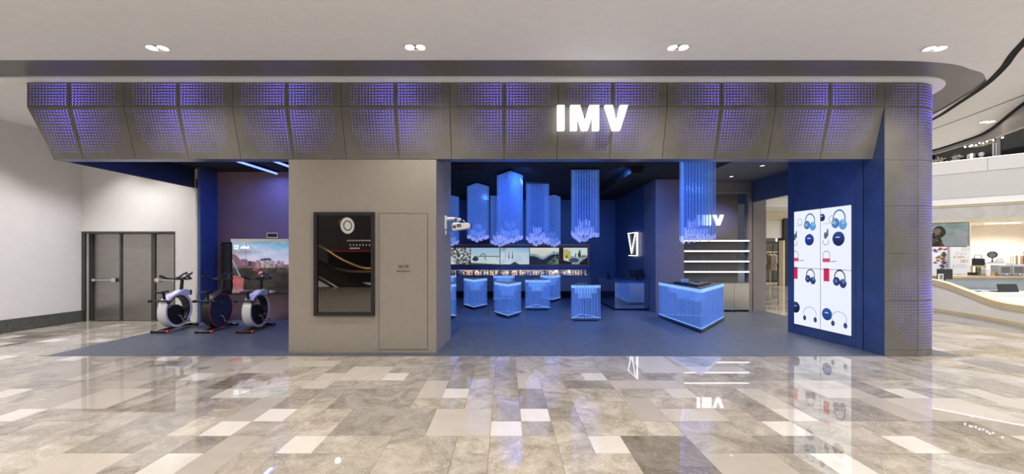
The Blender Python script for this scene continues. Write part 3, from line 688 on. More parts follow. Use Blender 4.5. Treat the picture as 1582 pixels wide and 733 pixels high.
# ---- exercise bikes
def ring(mb, ro, ri, x0, x1, zc, n=40):
    vs = []
    for k in range(n):
        a = 2*PI*k/n; c, s = math.cos(a), math.sin(a)
        vs += [(x0, ro*c, zc+ro*s), (x1, ro*c, zc+ro*s), (x1, ri*c, zc+ri*s), (x0, ri*c, zc+ri*s)]
    fs = []
    for k in range(n):
        j = (k+1) % n
        for q in range(4): fs.append((4*k+q, 4*k+(q+1) % 4, 4*j+(q+1) % 4, 4*j+q))
    return mb.faces(vs, fs)
M['white_gloss'] = mat('white_gloss', (0.78, 0.78, 0.82), 0.22, namt=0.02)
M['rim_red'] = glow('rim_red', (1.0, 0.08, 0.06), 0.6); M['rim_blue'] = glow('rim_blue', (0.25, 0.22, 1.0), 0.8)
def make_bike(label, loc, rotz, style):
    t = thing('exercise_bike', label, 'exercise bike', loc, rotz, 'exercise bikes facing the LED wall')
    body = M['white_gloss'] if style == 'white' else M['black']
    zc, ro = 0.43, 0.375
    ring(MB(), ro, ro-0.055, -0.085, 0.085, zc).build('ring_frame', body, t, bevel=0.008)
    ring(MB(), ro-0.056, ro-0.085, -0.075, 0.075, zc).build('inner_ring', M['black'], t)
    ring(MB(), ro-0.004, ro-0.016, 0.085, 0.089, zc).build('rim_ring', M['white_gloss'] if style == 'white' else M['red'], t)  # plain coloured rim, no glow
    if style == 'white':
        MB().lathe([(0.02, -0.06), (0.21, -0.055), (0.225, -0.03), (0.225, 0.03), (0.21, 0.06), (0.06, 0.075), (0.02, 0.078)], c=(0, -0.035, zc-0.10), axis='x', n=32).build('flywheel', M['black'], t)
        MB().tube([(0.06, 0.10, zc-0.05), (0.07, 0.27, zc-0.01)], [0.05, 0.035], 12).build('drive_arm', M['black'], t)
    else:
        d = MB().lathe([(0.02, -0.08), (0.355, -0.07), (0.357, 0.07), (0.34, 0.086), (0.02, 0.09)], c=(0, 0, zc), axis='x', n=40).build('disc_cover', M['navy_disc'], t)
        text_mesh('disc_mark', 'oikei', 0.06, M['chrome'], d, (0.0915, 0.0, zc+0.17), (PI/2, 0, PI/2))
        B(0.088, 0.092, -0.10, 0.10, zc+0.27, zc+0.285).build('disc_slot', M['black'], d, smooth=False)
    # crank and pedals
    MB().tube([(0.075, -0.02, zc-0.12), (0.12, -0.02, zc-0.12), (0.125, 0.06, zc-0.26)], 0.017, 8).build('crank', M['chrome'], t)
    MB().tube([(-0.06, -0.02, zc-0.12), (-0.12, -0.02, zc-0.12), (-0.125, -0.10, zc+0.01)], 0.017, 8).build('crank', M['chrome'], t)
    for sx, y, z in ((1, 0.06, zc-0.26), (-1, -0.10, zc+0.01)):
        p = MB().box(min(sx*0.13, sx*0.24), max(sx*0.13, sx*0.24), y-0.05, y+0.05, z-0.014, z+0.014).build('pedal', M['chrome'] if sx > 0 else M['black'], t, smooth=False, bevel=0.008)
        MB().tube([(sx*0.16, y+0.04, z+0.012), (sx*0.16, y+0.03, z+0.06), (sx*0.22, y+0.03, z+0.06), (sx*0.22, y+0.04, z+0.012)], 0.008, 6).build('toe_strap', M['black'], p)
    # head housing that rises over the front of the ring
    pts = [(0, -0.10, zc+0.355), (0, 0.06, zc+0.42), (0, 0.20, zc+0.44), (0, 0.34, zc+0.405), (0, 0.36, zc+0.29), (0, 0.24, zc+0.29), (0, 0.10, zc+0.36)]
    MB().extr([(-0.065, y, z) for _, y, z in pts], (0.13, 0, 0)).build('head_housing', body, t, smooth=False, bevel=0.015)
    B(-0.06, 0.06, 0.355, 0.40, zc+0.29, zc+0.405).build('head_cap', M['black'], t, smooth=False, bevel=0.01)
    MB().tube([(0, 0.16, zc+0.42), (0, 0.19, zc+0.66)], [0.034, 0.03], 12).build('stem', M['black'], t)
    MB().box(-0.14, 0.14, 0.13, 0.25, zc+0.645, zc+0.675).build('bar_clamp', M['black'], t, smooth=False, bevel=0.01)
    zb = zc+0.68
    MB().tube([(-0.27, 0.0, zb+0.05), (-0.25, 0.10, zb), (-0.2, 0.16, zb-0.01), (0.2, 0.16, zb-0.01), (0.25, 0.10, zb), (0.27, 0.0, zb+0.05)], 0.02, 10) \
        .tube([(-0.27, 0.0, zb+0.05), (-0.275, -0.06, zb+0.065)], 0.024, 10).tube([(0.27, 0.0, zb+0.05), (0.275, -0.06, zb+0.065)], 0.024, 10).build('handlebar', M['black'], t)
    MB().tube([(-0.07, 0.14, zb), (-0.08, 0.34, zb+0.09), (-0.055, 0.40, zb+0.12)], 0.018, 8).tube([(0.07, 0.14, zb), (0.08, 0.34, zb+0.09), (0.055, 0.40, zb+0.12)], 0.018, 8).tube([(-0.08, 0.34, zb+0.09), (0.08, 0.34, zb+0.09)], 0.014, 8).build('aero_bar', M['black'], t)
    B(-0.09, 0.09, 0.10, 0.27, zb+0.02, zb+0.032).build('tablet_tray', M['black'], t, smooth=False, bevel=0.004)
    # seat post, saddle, weight rack
    MB().box(-0.05, 0.05, -0.335, -0.235, zc+0.16, zc+0.26).build('seat_collar', body, t, smooth=False, bevel=0.015)
    MB().tube([(0, -0.28, zc+0.2), (0, -0.31, zc+0.40)], 0.026, 10).build('seat_post', M['black'], t)
    kb = MB().tube([(0.05, -0.30, zc+0.20), (0.10, -0.32, zc+0.20)], 0.03, 10).build('seat_knob', M['chrome'], t)
    sp = [(0, 0.02), (0.028, 0.0), (0.034, -0.10), (0.085, -0.19), (0.078, -0.25), (0, -0.262), (-0.078, -0.25), (-0.085, -0.19), (-0.034, -0.10), (-0.028, 0.0)]
    MB().prism([(x, y-0.20) for x, y in sp], zc+0.40, zc+0.445).build('saddle', M['black'], t, bevel=0.012)
    MB().tube([(-0.20, -0.36, zc+0.235), (0.20, -0.36, zc+0.235)], 0.02, 8).tube([(0, -0.29, zc+0.235), (0, -0.36, zc+0.235)], 0.02, 8).tube([(-0.20, -0.36, zc+0.235), (-0.20, -0.42, zc+0.24)], 0.03, 8).build('weight_rack', M['black'], t)
    # base
    MB().box(-0.05, 0.05, -0.40, 0.42, 0.035, 0.075).build('base_beam', M['black'], t, smooth=False, bevel=0.01)
    for y in (-0.40, 0.42):
        f = MB().tube([(-0.14, y, 0.036), (0.14, y, 0.036)], 0.028, 10).build('foot_bar', M['black'], t)
        for sx in (-1, 1): MB().tube([(sx*0.14, y, 0.036), (sx*0.172, y, 0.036)], 0.032, 12).build('foot_cap', M['red'] if y < 0 and sx > 0 else M['black'], f)
    return t
bz = 0.006
make_bike('white exercise bike nearest the steel doors, hollow ring wheel', (*fl(271, 510)[:2], bz), math.radians(4), 'white')
make_bike('black exercise bike with solid navy disc and red rim, between the white bikes', (*fl(336, 510)[:2], bz), math.radians(4), 'black')
make_bike('white exercise bike nearest the pier, hollow ring wheel', (*fl(396, 510)[:2], bz), math.radians(4), 'white')

# ================================================================== ACRYLIC ROD LIGHTS AND TABLES
rod_cache = {}
def rod_mesh(L, r, tip, kind):
    key = (round(L, 2), r, kind)
    if key not in rod_cache:
        L = key[0]; n = 7; mb = MB()
        if kind == 'hang':      # top at 0, hangs down
            mb.cur = 0; mb.tube([(0, 0, -L+tip), (0, 0, 0)], r, n, caps=False); mb.cur = 1; mb.tube([(0, 0, -L), (0, 0, -L+tip)], r, n, caps=False); mb.faces([(r*math.cos(2*PI*k/n), r*math.sin(2*PI*k/n), -L) for k in range(n)], [tuple(range(n-1, -1, -1))])
            mats = [ROD, ROD_TIP]
        elif kind == 'hang_in': mb.tube([(0, 0, -L+tip), (0, 0, 0)], r, n, caps=False); mb.cur = 1; mb.tube([(0, 0, -L), (0, 0, -L+tip)], r, n, caps=False); mats = [ROD_FAINT, ROD_TIP]
        elif kind == 'stand':   # foot at 0
            mb.tube([(0, 0, 0), (0, 0, L-tip)], r, n, caps=False); mb.cur = 1; mb.tube([(0, 0, L-tip), (0, 0, L)], r, n, caps=False); mb.tube([(0, 0, 0), (0, 0, 0.018)], r*1.15, n, caps=False); mats = [ROD, ROD_CAP]
        else: mb.tube([(0, 0, 0), (0, 0, L)], r, n, caps=False); mats = [ROD_MID]
        rod_cache[key] = mb.mesh('rod', mats, recalc=True)
    return rod_cache[key]
def tri(side, near):            # corners of an equilateral plan, centred; apex towards the camera or away
    h = side*math.sqrt(3)/2
    return [(-side/2, h/3), (0, -2*h/3), (side/2, h/3)] if near else [(-side/2, -h/3), (side/2, -h/3), (0, 2*h/3)]
def along(poly, step):
    out = []
    for i in range(len(poly)):
        a, b = Vector(poly[i]), Vector(poly[(i+1) % len(poly)]); n = max(2, round((b-a).length/step))
        out += [tuple(a+(b-a)*k/n) for k in range(n)]
    return out
def scaled(poly, k):
    cx = sum(p[0] for p in poly)/len(poly); cy = sum(p[1] for p in poly)/len(poly)
    return [(cx+(p[0]-cx)*k, cy+(p[1]-cy)*k) for p in poly]
def hanging(label, x, y, side, near, zb, apexdrop=0.14):
    t = thing('rod_pendant', label, 'pendant light', (x, y, ZS), 0, 'triangular acrylic rod pendants')
    P = tri(side, near); apex = P[1] if near else P[2]; base_y = P[0][1]
    MB().prism(scaled(P, 1.08), -0.05, -0.001).build('ceiling_plate', M['black'], t, smooth=False)
    rr = random.Random(int(x*100))
    for k, kind, zo in ((1.0, 'hang', 0.0), (0.66, 'hang_in', 0.12), (0.36, 'hang_in', 0.30)):
        for px, py in along(scaled(P, k), 0.066):
            f = abs(py-base_y)/abs(apex[1]-base_y)
            L = ZS-0.05-(zb+zo+apexdrop*(1-f))
            L -= rr.choice((0, 0, 0.04))
            o = link('rod', rod_mesh(L, 0.019, 0.10 if kind == 'hang' else 0.14, kind), t, (px, py, -0.05))
    return t
def rod_table(label, poly, z_top=0.90, step=0.07, loc=(0, 0)):
    t = thing('rod_table', label, 'display table', (loc[0], loc[1], 0.006), 0, 'acrylic rod display tables')
    MB().prism(scaled(poly, 0.86), 0.0, 0.03).build('foot', M['black'], t, smooth=False)
    MB().prism(scaled(poly, 1.07), 0.03, 0.075).build('base_plate', M['navy_metal'], t, smooth=False)
    MB().prism(scaled(poly, 0.94), z_top-0.02, z_top).build('table_top', M['navy_disc'], t, smooth=False)
    for px, py in along(poly, step): link('rod', rod_mesh(z_top-0.09, 0.02, 0.07, 'stand'), t, (px, py, 0.075))
    L1, L2 = 0.20, 0.34  # short glowing inner rods, added to give the light bands under the top
    for px, py in along(scaled(poly, 0.72), step): link('rod', rod_mesh(L1, 0.02, 0, 'inner'), t, (px, py, z_top-0.02-L1))
    for px, py in along(scaled(poly, 0.44), step): link('rod', rod_mesh(L2, 0.02, 0, 'inner'), t, (px, py, z_top-0.02-L2))
    return t
HS = 0.62
hanging('blue rod pendant, second from the pier, corner towards the shopfront', *((738-VX)*11.15/FPX, 11.15), HS, True, 1.98)
hanging('tall rod pendant with a pointed top between two lower ones, left of centre', *((788-VX)*9.55/FPX, 9.55), HS*1.02, True, 1.90)
hanging('flat-fronted blue rod pendant in the middle of the shop', *((830-VX)*10.98/FPX, 11.1), HS*1.02, False, 1.88)
hanging('flat-fronted blue rod pendant hanging alone right of centre', *((902-VX)*9.2/FPX, 9.25), HS*1.03, False, 1.93)
hanging('small distant rod pendant half hidden behind the middle one', *((854-VX)*13.3/FPX, 13.3), HS*0.9, True, 1.86)
hanging('distant rod pendant half hidden behind the tall pendant', *((772-VX)*13.3/FPX, 13.35), HS, False, 1.88)
hanging('distant rod pendant cut off by the edge of the pier', *((694-VX)*13.3/FPX, 13.3), HS, True, 1.86)
hanging('nearest and longest rod pendant above the large corner table', *((1071-VX)*8.3/FPX, 8.32), 0.74, False, 1.90, 0.05)
TS = 0.68
rod_table('blue rod table with a corner in front, left of the middle', tri(TS, True), loc=((734-VX)*11.5/FPX, 11.45))
rod_table('blue rod table with a corner in front, nearest the middle of the floor', tri(TS, True), loc=((784.5-VX)*9.95/FPX, 9.98))
rod_table('flat-fronted blue rod table behind the middle of the floor', tri(TS, False), loc=((830.5-VX)*10.95/FPX, 11.15))
rod_table('flat-fronted blue rod table standing alone right of the middle', tri(TS, False), loc=((904.5-VX)*9.25/FPX, 9.42))
rod_table('distant rod table half hidden behind the flat-fronted one', tri(TS, True), loc=((852-VX)*13.0/FPX, 13.15))
rod_table('distant rod table half hidden behind the front corner table', tri(TS, False), loc=((778.5-VX)*13.0/FPX, 13.1))
rod_table('front rod table mostly hidden behind the pier edge', tri(TS, False), loc=(-1.60, 9.75))
rod_table('distant rod table mostly hidden behind the pier edge', tri(TS, False), loc=(-2.05, 13.2))
BT = [fl(1019, 491.0), fl(1083, 514.5), fl(1117, 495.0)]
cx = sum(p.x for p in BT)/3; cy = sum(p.y for p in BT)/3
bigt = rod_table('large blue rod corner table under the nearest pendant', [(p.x-cx, p.y-cy) for p in BT], 0.92, 0.068, loc=(cx, cy))
# glass stand and dark trays lying on the large table
tr_ = thing('display_tray', 'dark raised tray on top of the large rod table', 'tray', (cx, cy, 0.926))
pp = scaled([(p.x-cx, p.y-cy) for p in BT], 0.58)
MB().prism(pp, 0, 0.035).build('tray', M['black'], tr_, smooth=False, bevel=0.006)
MB().prism(scaled(pp, 0.9), 0.035, 0.042).build('tray_mat', M['navy_disc'], tr_, smooth=False)
for n, (dx, dy, lb) in enumerate(((-0.12, -0.05, 'phone lying on the dark tray, left of the two'), (0.12, 0.06, 'phone lying on the dark tray, right of the two'))):
    g = thing('phone', lb, 'phone', (cx+dx, cy+dy, 0.9685), 0.4, 'phones on the dark tray')
    B(-0.038, 0.038, -0.078, 0.078, 0, 0.009).build('phone_body', M['black'], g, smooth=False, bevel=0.004)
    B(-0.034, 0.034, -0.072, 0.072, 0.009, 0.0096).build('phone_screen', M['black_gloss'], g, smooth=False)
g = thing('sign_holder', 'small clear acrylic sign holder standing on the large rod table', 'sign holder', (cx-0.05, cy+0.33, 0.926))
B(-0.09, 0.09, -0.004, 0.004, 0, 0.11).build('upright', ROD_MID, g, smooth=False); B(-0.09, 0.09, -0.03, 0.03, 0, 0.006).build('holder_foot', ROD_MID, g, smooth=False)

# ================================================================== BACK OF THE STORE
YU = 13.72                                   # front of the display unit
UX1 = at(910, 0, 14.0).x; UX0 = -3.3
t = thing('display_counter', 'long mauve display counter under the row of screens', 'counter', (0, 14.1, 0))
B(UX0, UX1, YU, 14.59, 0.29, 0.83).build('cabinet', M['mauve'], t, (0, -14.1, 0), smooth=False)
B(UX0, UX1, YU+0.18, 14.59, 0.0, 0.29).build('plinth', M['black_matt'], t, (0, -14.1, 0), smooth=False)
B(UX0, UX1+0.02, YU-0.02, 14.59, 0.83, 0.86).build('worktop', M['navy_metal'], t, (0, -14.1, 0), smooth=False)
B(UX0, UX1, YU-0.005, YU, 0.255, 0.295).build('kick_rail', M['steel_dark'], t, (0, -14.1, 0), smooth=False)
zf0, zf1 = at(0, 416, 13.95).z, at(0, 379, 14.1).z
t2 = thing('screen_housing', 'dark bronze framed housing holding the row of screens', 'housing', (0, 14.3, 1.1))
B(UX0, UX1, 14.15, 14.59, zf0, zf1).build('box', M['mauve'], t2, (0, -14.3, -1.1), smooth=False)
B(UX0, UX1+0.02, 13.95, 14.59, zf0-0.03, zf0+0.10).build('hood', M['navy_metal'], t2, (0, -14.3, -1.1), smooth=False)
M['bronze'] = mat('bronze_trim', (0.30, 0.16, 0.12), 0.35, 0.4)
B(UX0, UX1+0.03, 14.05, 14.16, zf1-0.03, zf1+0.05).build('top_trim', M['bronze'], t2, (0, -14.3, -1.1), smooth=False)
B(UX0, UX1+0.03, 14.05, 14.16, zf0+0.10, zf0+0.17).build('bottom_trim', M['bronze'], t2, (0, -14.3, -1.1), smooth=False)
B(UX1-0.04, UX1+0.03, 14.05, 14.16, zf0+0.17, zf1-0.03).build('side_trim', M['bronze'], t2, (0, -14.3, -1.1), smooth=False)
B(UX0, UX1-0.05, 14.30, 14.34, zf0-0.045, zf0-0.03).build('light_strip', M['niche_light'], t2, (0, -14.3, -1.1), smooth=False)
niche = area('niche_lamp', (0.6, 14.25, zf0-0.06), 0.05, 26, (1, 0.8, 0.58), size_y=5.0, rot=(0, 0, PI/2))
B(UX0, UX1, 14.56, 14.59, 0.861, zf0-0.05).build('niche_back', M['cream'], t2, (0, -14.3, -1.1), smooth=False)
# screens, each with its own winter sport picture
def snow(kind):
    def f(u, v):
        n = fbm(u*6+kind*9, v*5, kind)
        sky = mixc((0.80, 0.84, 0.86), (0.62, 0.76, 0.86), v)
        if kind == 0:
            c = (0.82, 0.86, 0.87)
            if u > 0.42-0.3*v: c = mixc((0.86, 0.88, 0.88), (0.22, 0.26, 0.26), (fbm(u*22, v*14, 2)-0.36)*5*min(1, (u-0.42+0.3*v)*4))
            if abs(u-(0.62-0.3*v)) < 0.02 and v < 0.55: c = (0.3, 0.35, 0.33)
            if abs(u-0.36) < 0.03 and abs(v-0.58) < 0.07: c = (0.75, 0.2, 0.25)
            return c
        if kind == 1:
            c = sky if v > 0.55 else mixc((0.86, 0.9, 0.9), (0.72, 0.8, 0.83), n)
            if abs(v-0.48) < 0.035 and u > 0.1: c = (0.34, 0.46, 0.55)
            if ((u-0.16)/0.11)**2+((v-0.32)/0.13)**2 < 1: c = (0.2, 0.23, 0.26)
            a = math.hypot((u-0.43)/0.9, (v-0.50)*0.6)
            if 0.075 < a < 0.10 and v > 0.5: c = (0.12, 0.14, 0.17)
            if math.hypot((u-0.5)/0.025, (v-0.36)/0.09) < 1: c = (0.2, 0.5, 0.6)
            if v < 0.42 and hsh(int(u*46), int(v*24)) > 0.955 and u > 0.35: c = (0.3, 0.42, 0.46)
            if v < 0.1-0.1*u: c = (0.3, 0.36, 0.38)
            return c
        if kind == 2:
            c = mixc((0.86, 0.9, 0.92), (0.45, 0.66, 0.86), (v-0.3)*1.2*(0.4+u*0.6))
            if v < 0.62+0.25*(u-0.6)-0.2*max(0, u-0.8) : c = mixc((0.90, 0.93, 0.95), (0.66, 0.76, 0.84), n)
            if u < 0.24: c = mixc(c, (0.38, 0.48, 0.52), (fbm(u*40, v*6, 3)-0.4)*5*max(0, v-0.3))
            for q in (0.3, 0.42): 
                if abs(u-q) < 0.03*(0.9-v)*1.6 and 0.35 < v < 0.85: c = (0.35, 0.45, 0.50)
            if abs(u-0.5)+v < 0.16: c = (0.25, 0.22, 0.28)
            return c
        if kind == 3:
            c = mixc((0.66, 0.74, 0.75), (0.88, 0.88, 0.84), v)
            ridge = 0.62-0.25*math.exp(-((u-0.45)/0.2)**2)+0.12*u+0.05*n
            if v < ridge: c = mixc((0.42, 0.55, 0.62), (0.66, 0.75, 0.78), n)
            if v < ridge-0.14: c = (0.10, 0.14, 0.22)
            if v < (u-0.55)*1.5 and u > 0.5: c = mixc((0.08, 0.13, 0.14), (0.50, 0.60, 0.52), (fbm(u*26, v*16, 5)-0.38)*4)
            if abs(u-0.82) < 0.012 and 0.66 < v < 0.8: c = (0.2, 0.2, 0.25)
            return c
        c = mixc((0.75, 0.84, 0.85), (0.88, 0.92, 0.90), n)
        if u > 0.3 and v < 0.45+0.3*abs(u-0.6): c = mixc((0.34, 0.42, 0.48), (0.76, 0.82, 0.82), fbm(u*12, v*9, 6))
        if 0.15 < u < 0.38 and 0.32 < v < 0.92-1.0*max(0, u-0.24): c = (0.72, 0.72, 0.36)
        if 0.22 < u < 0.27 and 0.4 < v < 0.55: c = (0.15, 0.16, 0.14)
        for qu, qv, ru, rv, cc in ((0.69, 0.58, 0.055, 0.17, (0.30, 0.20, 0.20)), (0.70, 0.80, 0.03, 0.06, (0.22, 0.16, 0.16)), (0.56, 0.55, 0.02, 0.12, (0.25, 0.3, 0.36)), (0.84, 0.5, 0.09, 0.05, (0.34, 0.42, 0.46))):
            if ell(u, v, qu, qv, ru, rv) < 1: c = cc
        if math.hypot((u-0.5)/1.3, v-0.25) < 0.13: c = (0.22, 0.28, 0.42)
        if u < 0.13 or (u < 0.42 and v < 0.28-0.5*(u-0.1)) or u > 0.96 or (u > 0.68 and v < (u-0.62)*1.3): c = (0.11, 0.08, 0.09)
        return c
    return f
sx = [at(q, 0, 14.13).x for q in (681, 727, 772.3, 818, 864, 909.3)]
slabels = ('screen showing a snowy forest slope, next to the pier edge', 'screen showing a kite over a snowfield', 'screen showing a blue snow slope with trees, middle of the row',
           'screen showing dark ridge and pine trees', 'screen showing a yellow house and skiers, right end of the row')
for k in range(5):
    x0, x1 = sx[k]+0.006, sx[k+1]-0.006; z0, z1 = at(0, 409, 14.13).z, at(0, 383, 14.13).z
    g = thing('wall_screen', slabels[k], 'screen', ((x0+x1)/2, 14.13, z0), 0, 'screens on the back wall')
    o = B(x0-(x0+x1)/2, x1-(x0+x1)/2, -0.015, 0.019, 0, z1-z0).build('bezel', M['black'], g, smooth=False)
    picture('picture', (x0-(x0+x1)/2+0.006, -0.0165, 0.006), (x1-x0-0.012, 0, 0), (0, 0, z1-z0-0.012), 104, 58, snow(k), PIC_SCREEN, g)
# products in the lit niche
PC = [mat('product_%d' % k, c, 0.35) for k, c in enumerate(((0.6, 0.5, 0.4), (0.08, 0.07, 0.07), (0.7, 0.68, 0.62), (0.35, 0.12, 0.08), (0.10, 0.16, 0.4), (0.45, 0.33, 0.22)))]
pm = []
for k in range(6):
    if k % 3 == 0: a = MB().lathe([(0.03, 0), (0.032, 0.09), (0.014, 0.115), (0.014, 0.135)], n=10).mesh('product_body', PC[k]); b = MB().lathe([(0.016, 0.135), (0.016, 0.155)], n=10).mesh('product_cap', PC[1])
    elif k % 3 == 1: a = B(-0.04, 0.04, -0.02, 0.02, 0, 0.13).mesh('product_body', PC[k], smooth=False); b = B(-0.03, 0.03, -0.0215, -0.0195, 0.04, 0.10).mesh('product_face', PC[2], smooth=False)
    else: a = MB().lathe([(0.035, 0), (0.04, 0.012), (0.012, 0.02), (0.01, 0.09)], n=10).mesh('product_stand', PC[1]); b = MB().lathe([(0.0, 0.085), (0.034, 0.095), (0.036, 0.125), (0.0, 0.135)], n=10).mesh('product_head', PC[k])
    pm.append((a, b))
rp = random.Random(3); xx = -2.2; q = 0
while xx < UX1-0.12:
    k = rp.randrange(6); g = thing('niche_product', 'small gadget standing in the warm lit niche under the screens', 'gadget', (xx, 14.05+rp.random()*0.25, 0.861), rp.random()-0.5, 'gadgets in the lit niche')
    s = 0.75+0.5*rp.random(); g.scale = (s, s, s)
    link(pm[k][0].name, pm[k][0], g); link(pm[k][1].name, pm[k][1], g); xx += 0.075+0.05*rp.random()

# ---- cashier counter with till, VI sign on the navy wall
A0, A1 = fl(950, 480), fl(926, 468)
t = thing('cashier_counter', 'mirror-fronted cashier counter before the navy wall', 'counter', (A0.x, A0.y, 0))
zt = 0.84; poly = [(0.0, 0.0), (1.25, 0.0), (1.03, 0.65), (0.62, 0.65), (0.62, A1.y-A0.y), (A1.x-A0.x, A1.y-A0.y)]
poly = [(0.0, 0.0), (1.0, 0.0), (1.0, 0.7), (0.60, 0.75), (0.56, 1.68), (-0.03, 1.68)]
M['mirror_blue'] = mat('mirror_front', (0.42, 0.46, 0.56), 0.10, 0.92, namt=0.03)
MB().prism(scaled(poly, 0.93), 0, 0.05).build('plinth', M['black_matt'], t, smooth=False)
MB().prism(poly, 0.05, zt-0.04).build('body', M['mirror_blue'], t, smooth=False, bevel=0.004)
MB().prism(scaled(poly, 1.01), zt-0.04, zt).build('top', M['navy_metal'], t, smooth=False, bevel=0.004)
bx = t.location
g = thing('till_monitor', 'black till monitor leaning back on the cashier counter', 'monitor', (at(985, 0, 11.3).x, 11.32, zt+0.001), 0.15)
MB().lathe([(0.13, 0), (0.13, 0.012), (0.04, 0.02)], n=20).build('stand_foot', M['black'], g); MB().tube([(0, 0.0, 0.015), (0, 0.03, 0.14)], 0.03, 10).build('stand_neck', M['black'], g)
MB().extr([(-0.25, -0.07, 0.10), (0.25, -0.07, 0.10), (0.22, 0.10, 0.33), (-0.22, 0.10, 0.33)], (0, 0.028, 0.015)).build('screen_panel', M['black'], g, smooth=False, bevel=0.005)
g = thing('card_reader', 'small black card machine at the left end of the cashier counter', 'card machine', (at(941, 0, 12.0).x, 12.05, zt+0.001), 0.3)
MB().box(-0.06, 0.06, -0.09, 0.09, 0, 0.03).build('reader_base', M['black'], g, smooth=False, bevel=0.008)
MB().extr([(-0.045, -0.02, 0.03), (0.045, -0.02, 0.03), (0.045, 0.05, 0.24), (-0.045, 0.05, 0.24)], (0, 0.04, 0)).build('reader_body', M['black'], g, smooth=False, bevel=0.01)
B(-0.03, 0.03, 0.045, 0.05, 0.17, 0.22).build('reader_screen', M['white_plastic'], g, smooth=False)
g = thing('keyboard', 'slim blue-lit keyboard tray under the till monitor', 'keyboard', (at(975, 0, 11.15).x, 11.12, zt+0.001), 0.1)
B(-0.22, 0.22, -0.07, 0.07, 0, 0.018).build('tray', M['navy_metal'], g, smooth=False, bevel=0.004)
kb = MB()
for i in range(11):
    for j in range(4): kb.box(-0.20+i*0.036, -0.172+i*0.036, -0.06+j*0.03, -0.036+j*0.03, 0.018, 0.024)
stuff(kb.build('key', M['black'], g, smooth=False))
# VI sign standing off the navy side wall
def wall_y(px): # the navy side wall runs from (4.226,10.55) to (4.30,14.6)
    k = (px-VX)/FPX; # X = k*Y ; X = 4.226+(Y-10.55)*0.0183-0.06
    return (4.226-10.55*0.0183-0.05)/(k-0.0183)
def wp(px, py): Y = wall_y(px); return at(px, py, Y)
g = thing('initials_sign', 'glowing white outline letters VI on the navy side wall', 'sign', tuple(wp(978, 377)))
gl = g.location
def bar(p, q, w=0.02): 
    return MB().tube([p-gl, q-gl], w, 6)
for ps in (((970.5, 360.5), (975.5, 392)), ((975.5, 392), (981.5, 360)),): bar(wp(*ps[0]), wp(*ps[1]), 0.018).build('letter_stroke', M['sign_white'], g)
bar(wp(984.5, 359.5), wp(984.5, 395), 0.030).build('letter_stroke', M['sign_white'], g)
bar(wp(971.5, 395), wp(984.5, 395.5), 0.014).build('frame_bar', M['sign_white'], g); bar(wp(970.5, 361), wp(984.5, 359.5), 0.012).build('frame_bar', M['sign_white'], g)
c4 = [wp(970.5, 361), wp(984.5, 359.5), wp(984.5, 395), wp(970.5, 395)]
MB().extr([p-gl+Vector((0.02, 0, 0)) for p in c4], (0.015, 0, 0)).build('back_plate', M['black'], g, smooth=False)

# ---- feature wall with IMV letters and four lit shelves
YI = 10.82
t = thing('feature_display', 'taupe wall display with four glowing shelves and steel cupboards', 'display', (6.05, YI, 0))
def bx2(name, x0, x1, y0, y1, z0, z1, m, **k): o = B(x0, x1, y0, y1, z0, z1).build(name, m, t, smooth=False, **k); o.location = -t.location; return o
fx0, fx1 = 5.03, at(1152.5, 0, YI).x; fzt = at(0, 300, YI).z
bx2('top_frame', 5.03, 7.05, YI-0.12, YI-0.001, fzt, fzt+0.06, M['taupe_wall']); bx2('header', 5.03, 7.05, YI-0.10, YI-0.001, fzt+0.065, ZS-0.025, M['taupe_wall'])
bx2('side_frame', fx1, 7.05, YI-0.12, YI-0.001, 0.0, fzt, M['taupe_wall'])
bx2('back_board', fx0, fx1, YI-0.02, YI-0.002, 0.8, fzt, M['metal_panel']); bx2('mirror_strip', at(1139, 0, YI).x, fx1, YI-0.026, YI-0.019, 0.85, fzt-0.02, M['mirror_blue'])
for py in (372.3, 388.3, 404.3, 420.4):
    z = at(0, py, YI-0.14).z; o = bx2('shelf', fx0, fx1, YI-0.14, YI-0.021, z-0.022, z+0.022, M['taupe_wall'])
    o2 = B(fx0, fx1, YI-0.146, YI-0.139, z-0.018, z+0.018).build('shelf_light', M['shelf_light'], o, smooth=False)
cz = at(0, 437.5, YI-0.13).z
bx2('cupboard', fx0, fx1, YI-0.13, YI-0.021, 0.05, cz, M['steel_dark']); bx2('counter_top', fx0, fx1, YI-0.15, YI-0.021, cz, cz+0.02, M['steel'])
cxs = [fx0, 5.62, at(1129.5, 0, YI).x, fx1]
for a, b in zip(cxs[:-1], cxs[1:]): bx2('cupboard_door', a+0.004, b-0.004, YI-0.145, YI-0.131, 0.06, cz-0.01, M['chrome'])
sl = MB()
for i in range(40):
    for j in range(26):
        u = -0.82+i*0.042; v = -0.54+j*0.042; a = math.exp(-(u/0.55)**2-(v/0.36)**2)
        if a < 0.12: continue
        X = at(1097, 340, YI).x+u; Z = at(0, 340, YI).z+v; r = 0.003+0.004*a
        if X < fx0+0.02 or X > fx1-0.02: continue
        sl.box(X-r, X+r, YI-0.0215, YI-0.0195, Z-r, Z+r)
o = stuff(sl.build('light_slit', M['slit'], t, smooth=False)); o.location = -t.location
small = thing('inner_sign', 'small glowing white IMV letters above the lit shelves', 'sign', (at(1098, 0, YI-0.06).x, YI-0.06, at(0, 340, YI).z))
sign_letters(small, YI-0.06, (('I', 1077, 1082), ('M', 1085, 1099.5), ('V', 1101.5, 1118.5)), 332.3, 348.5, 4.8, 0.03)
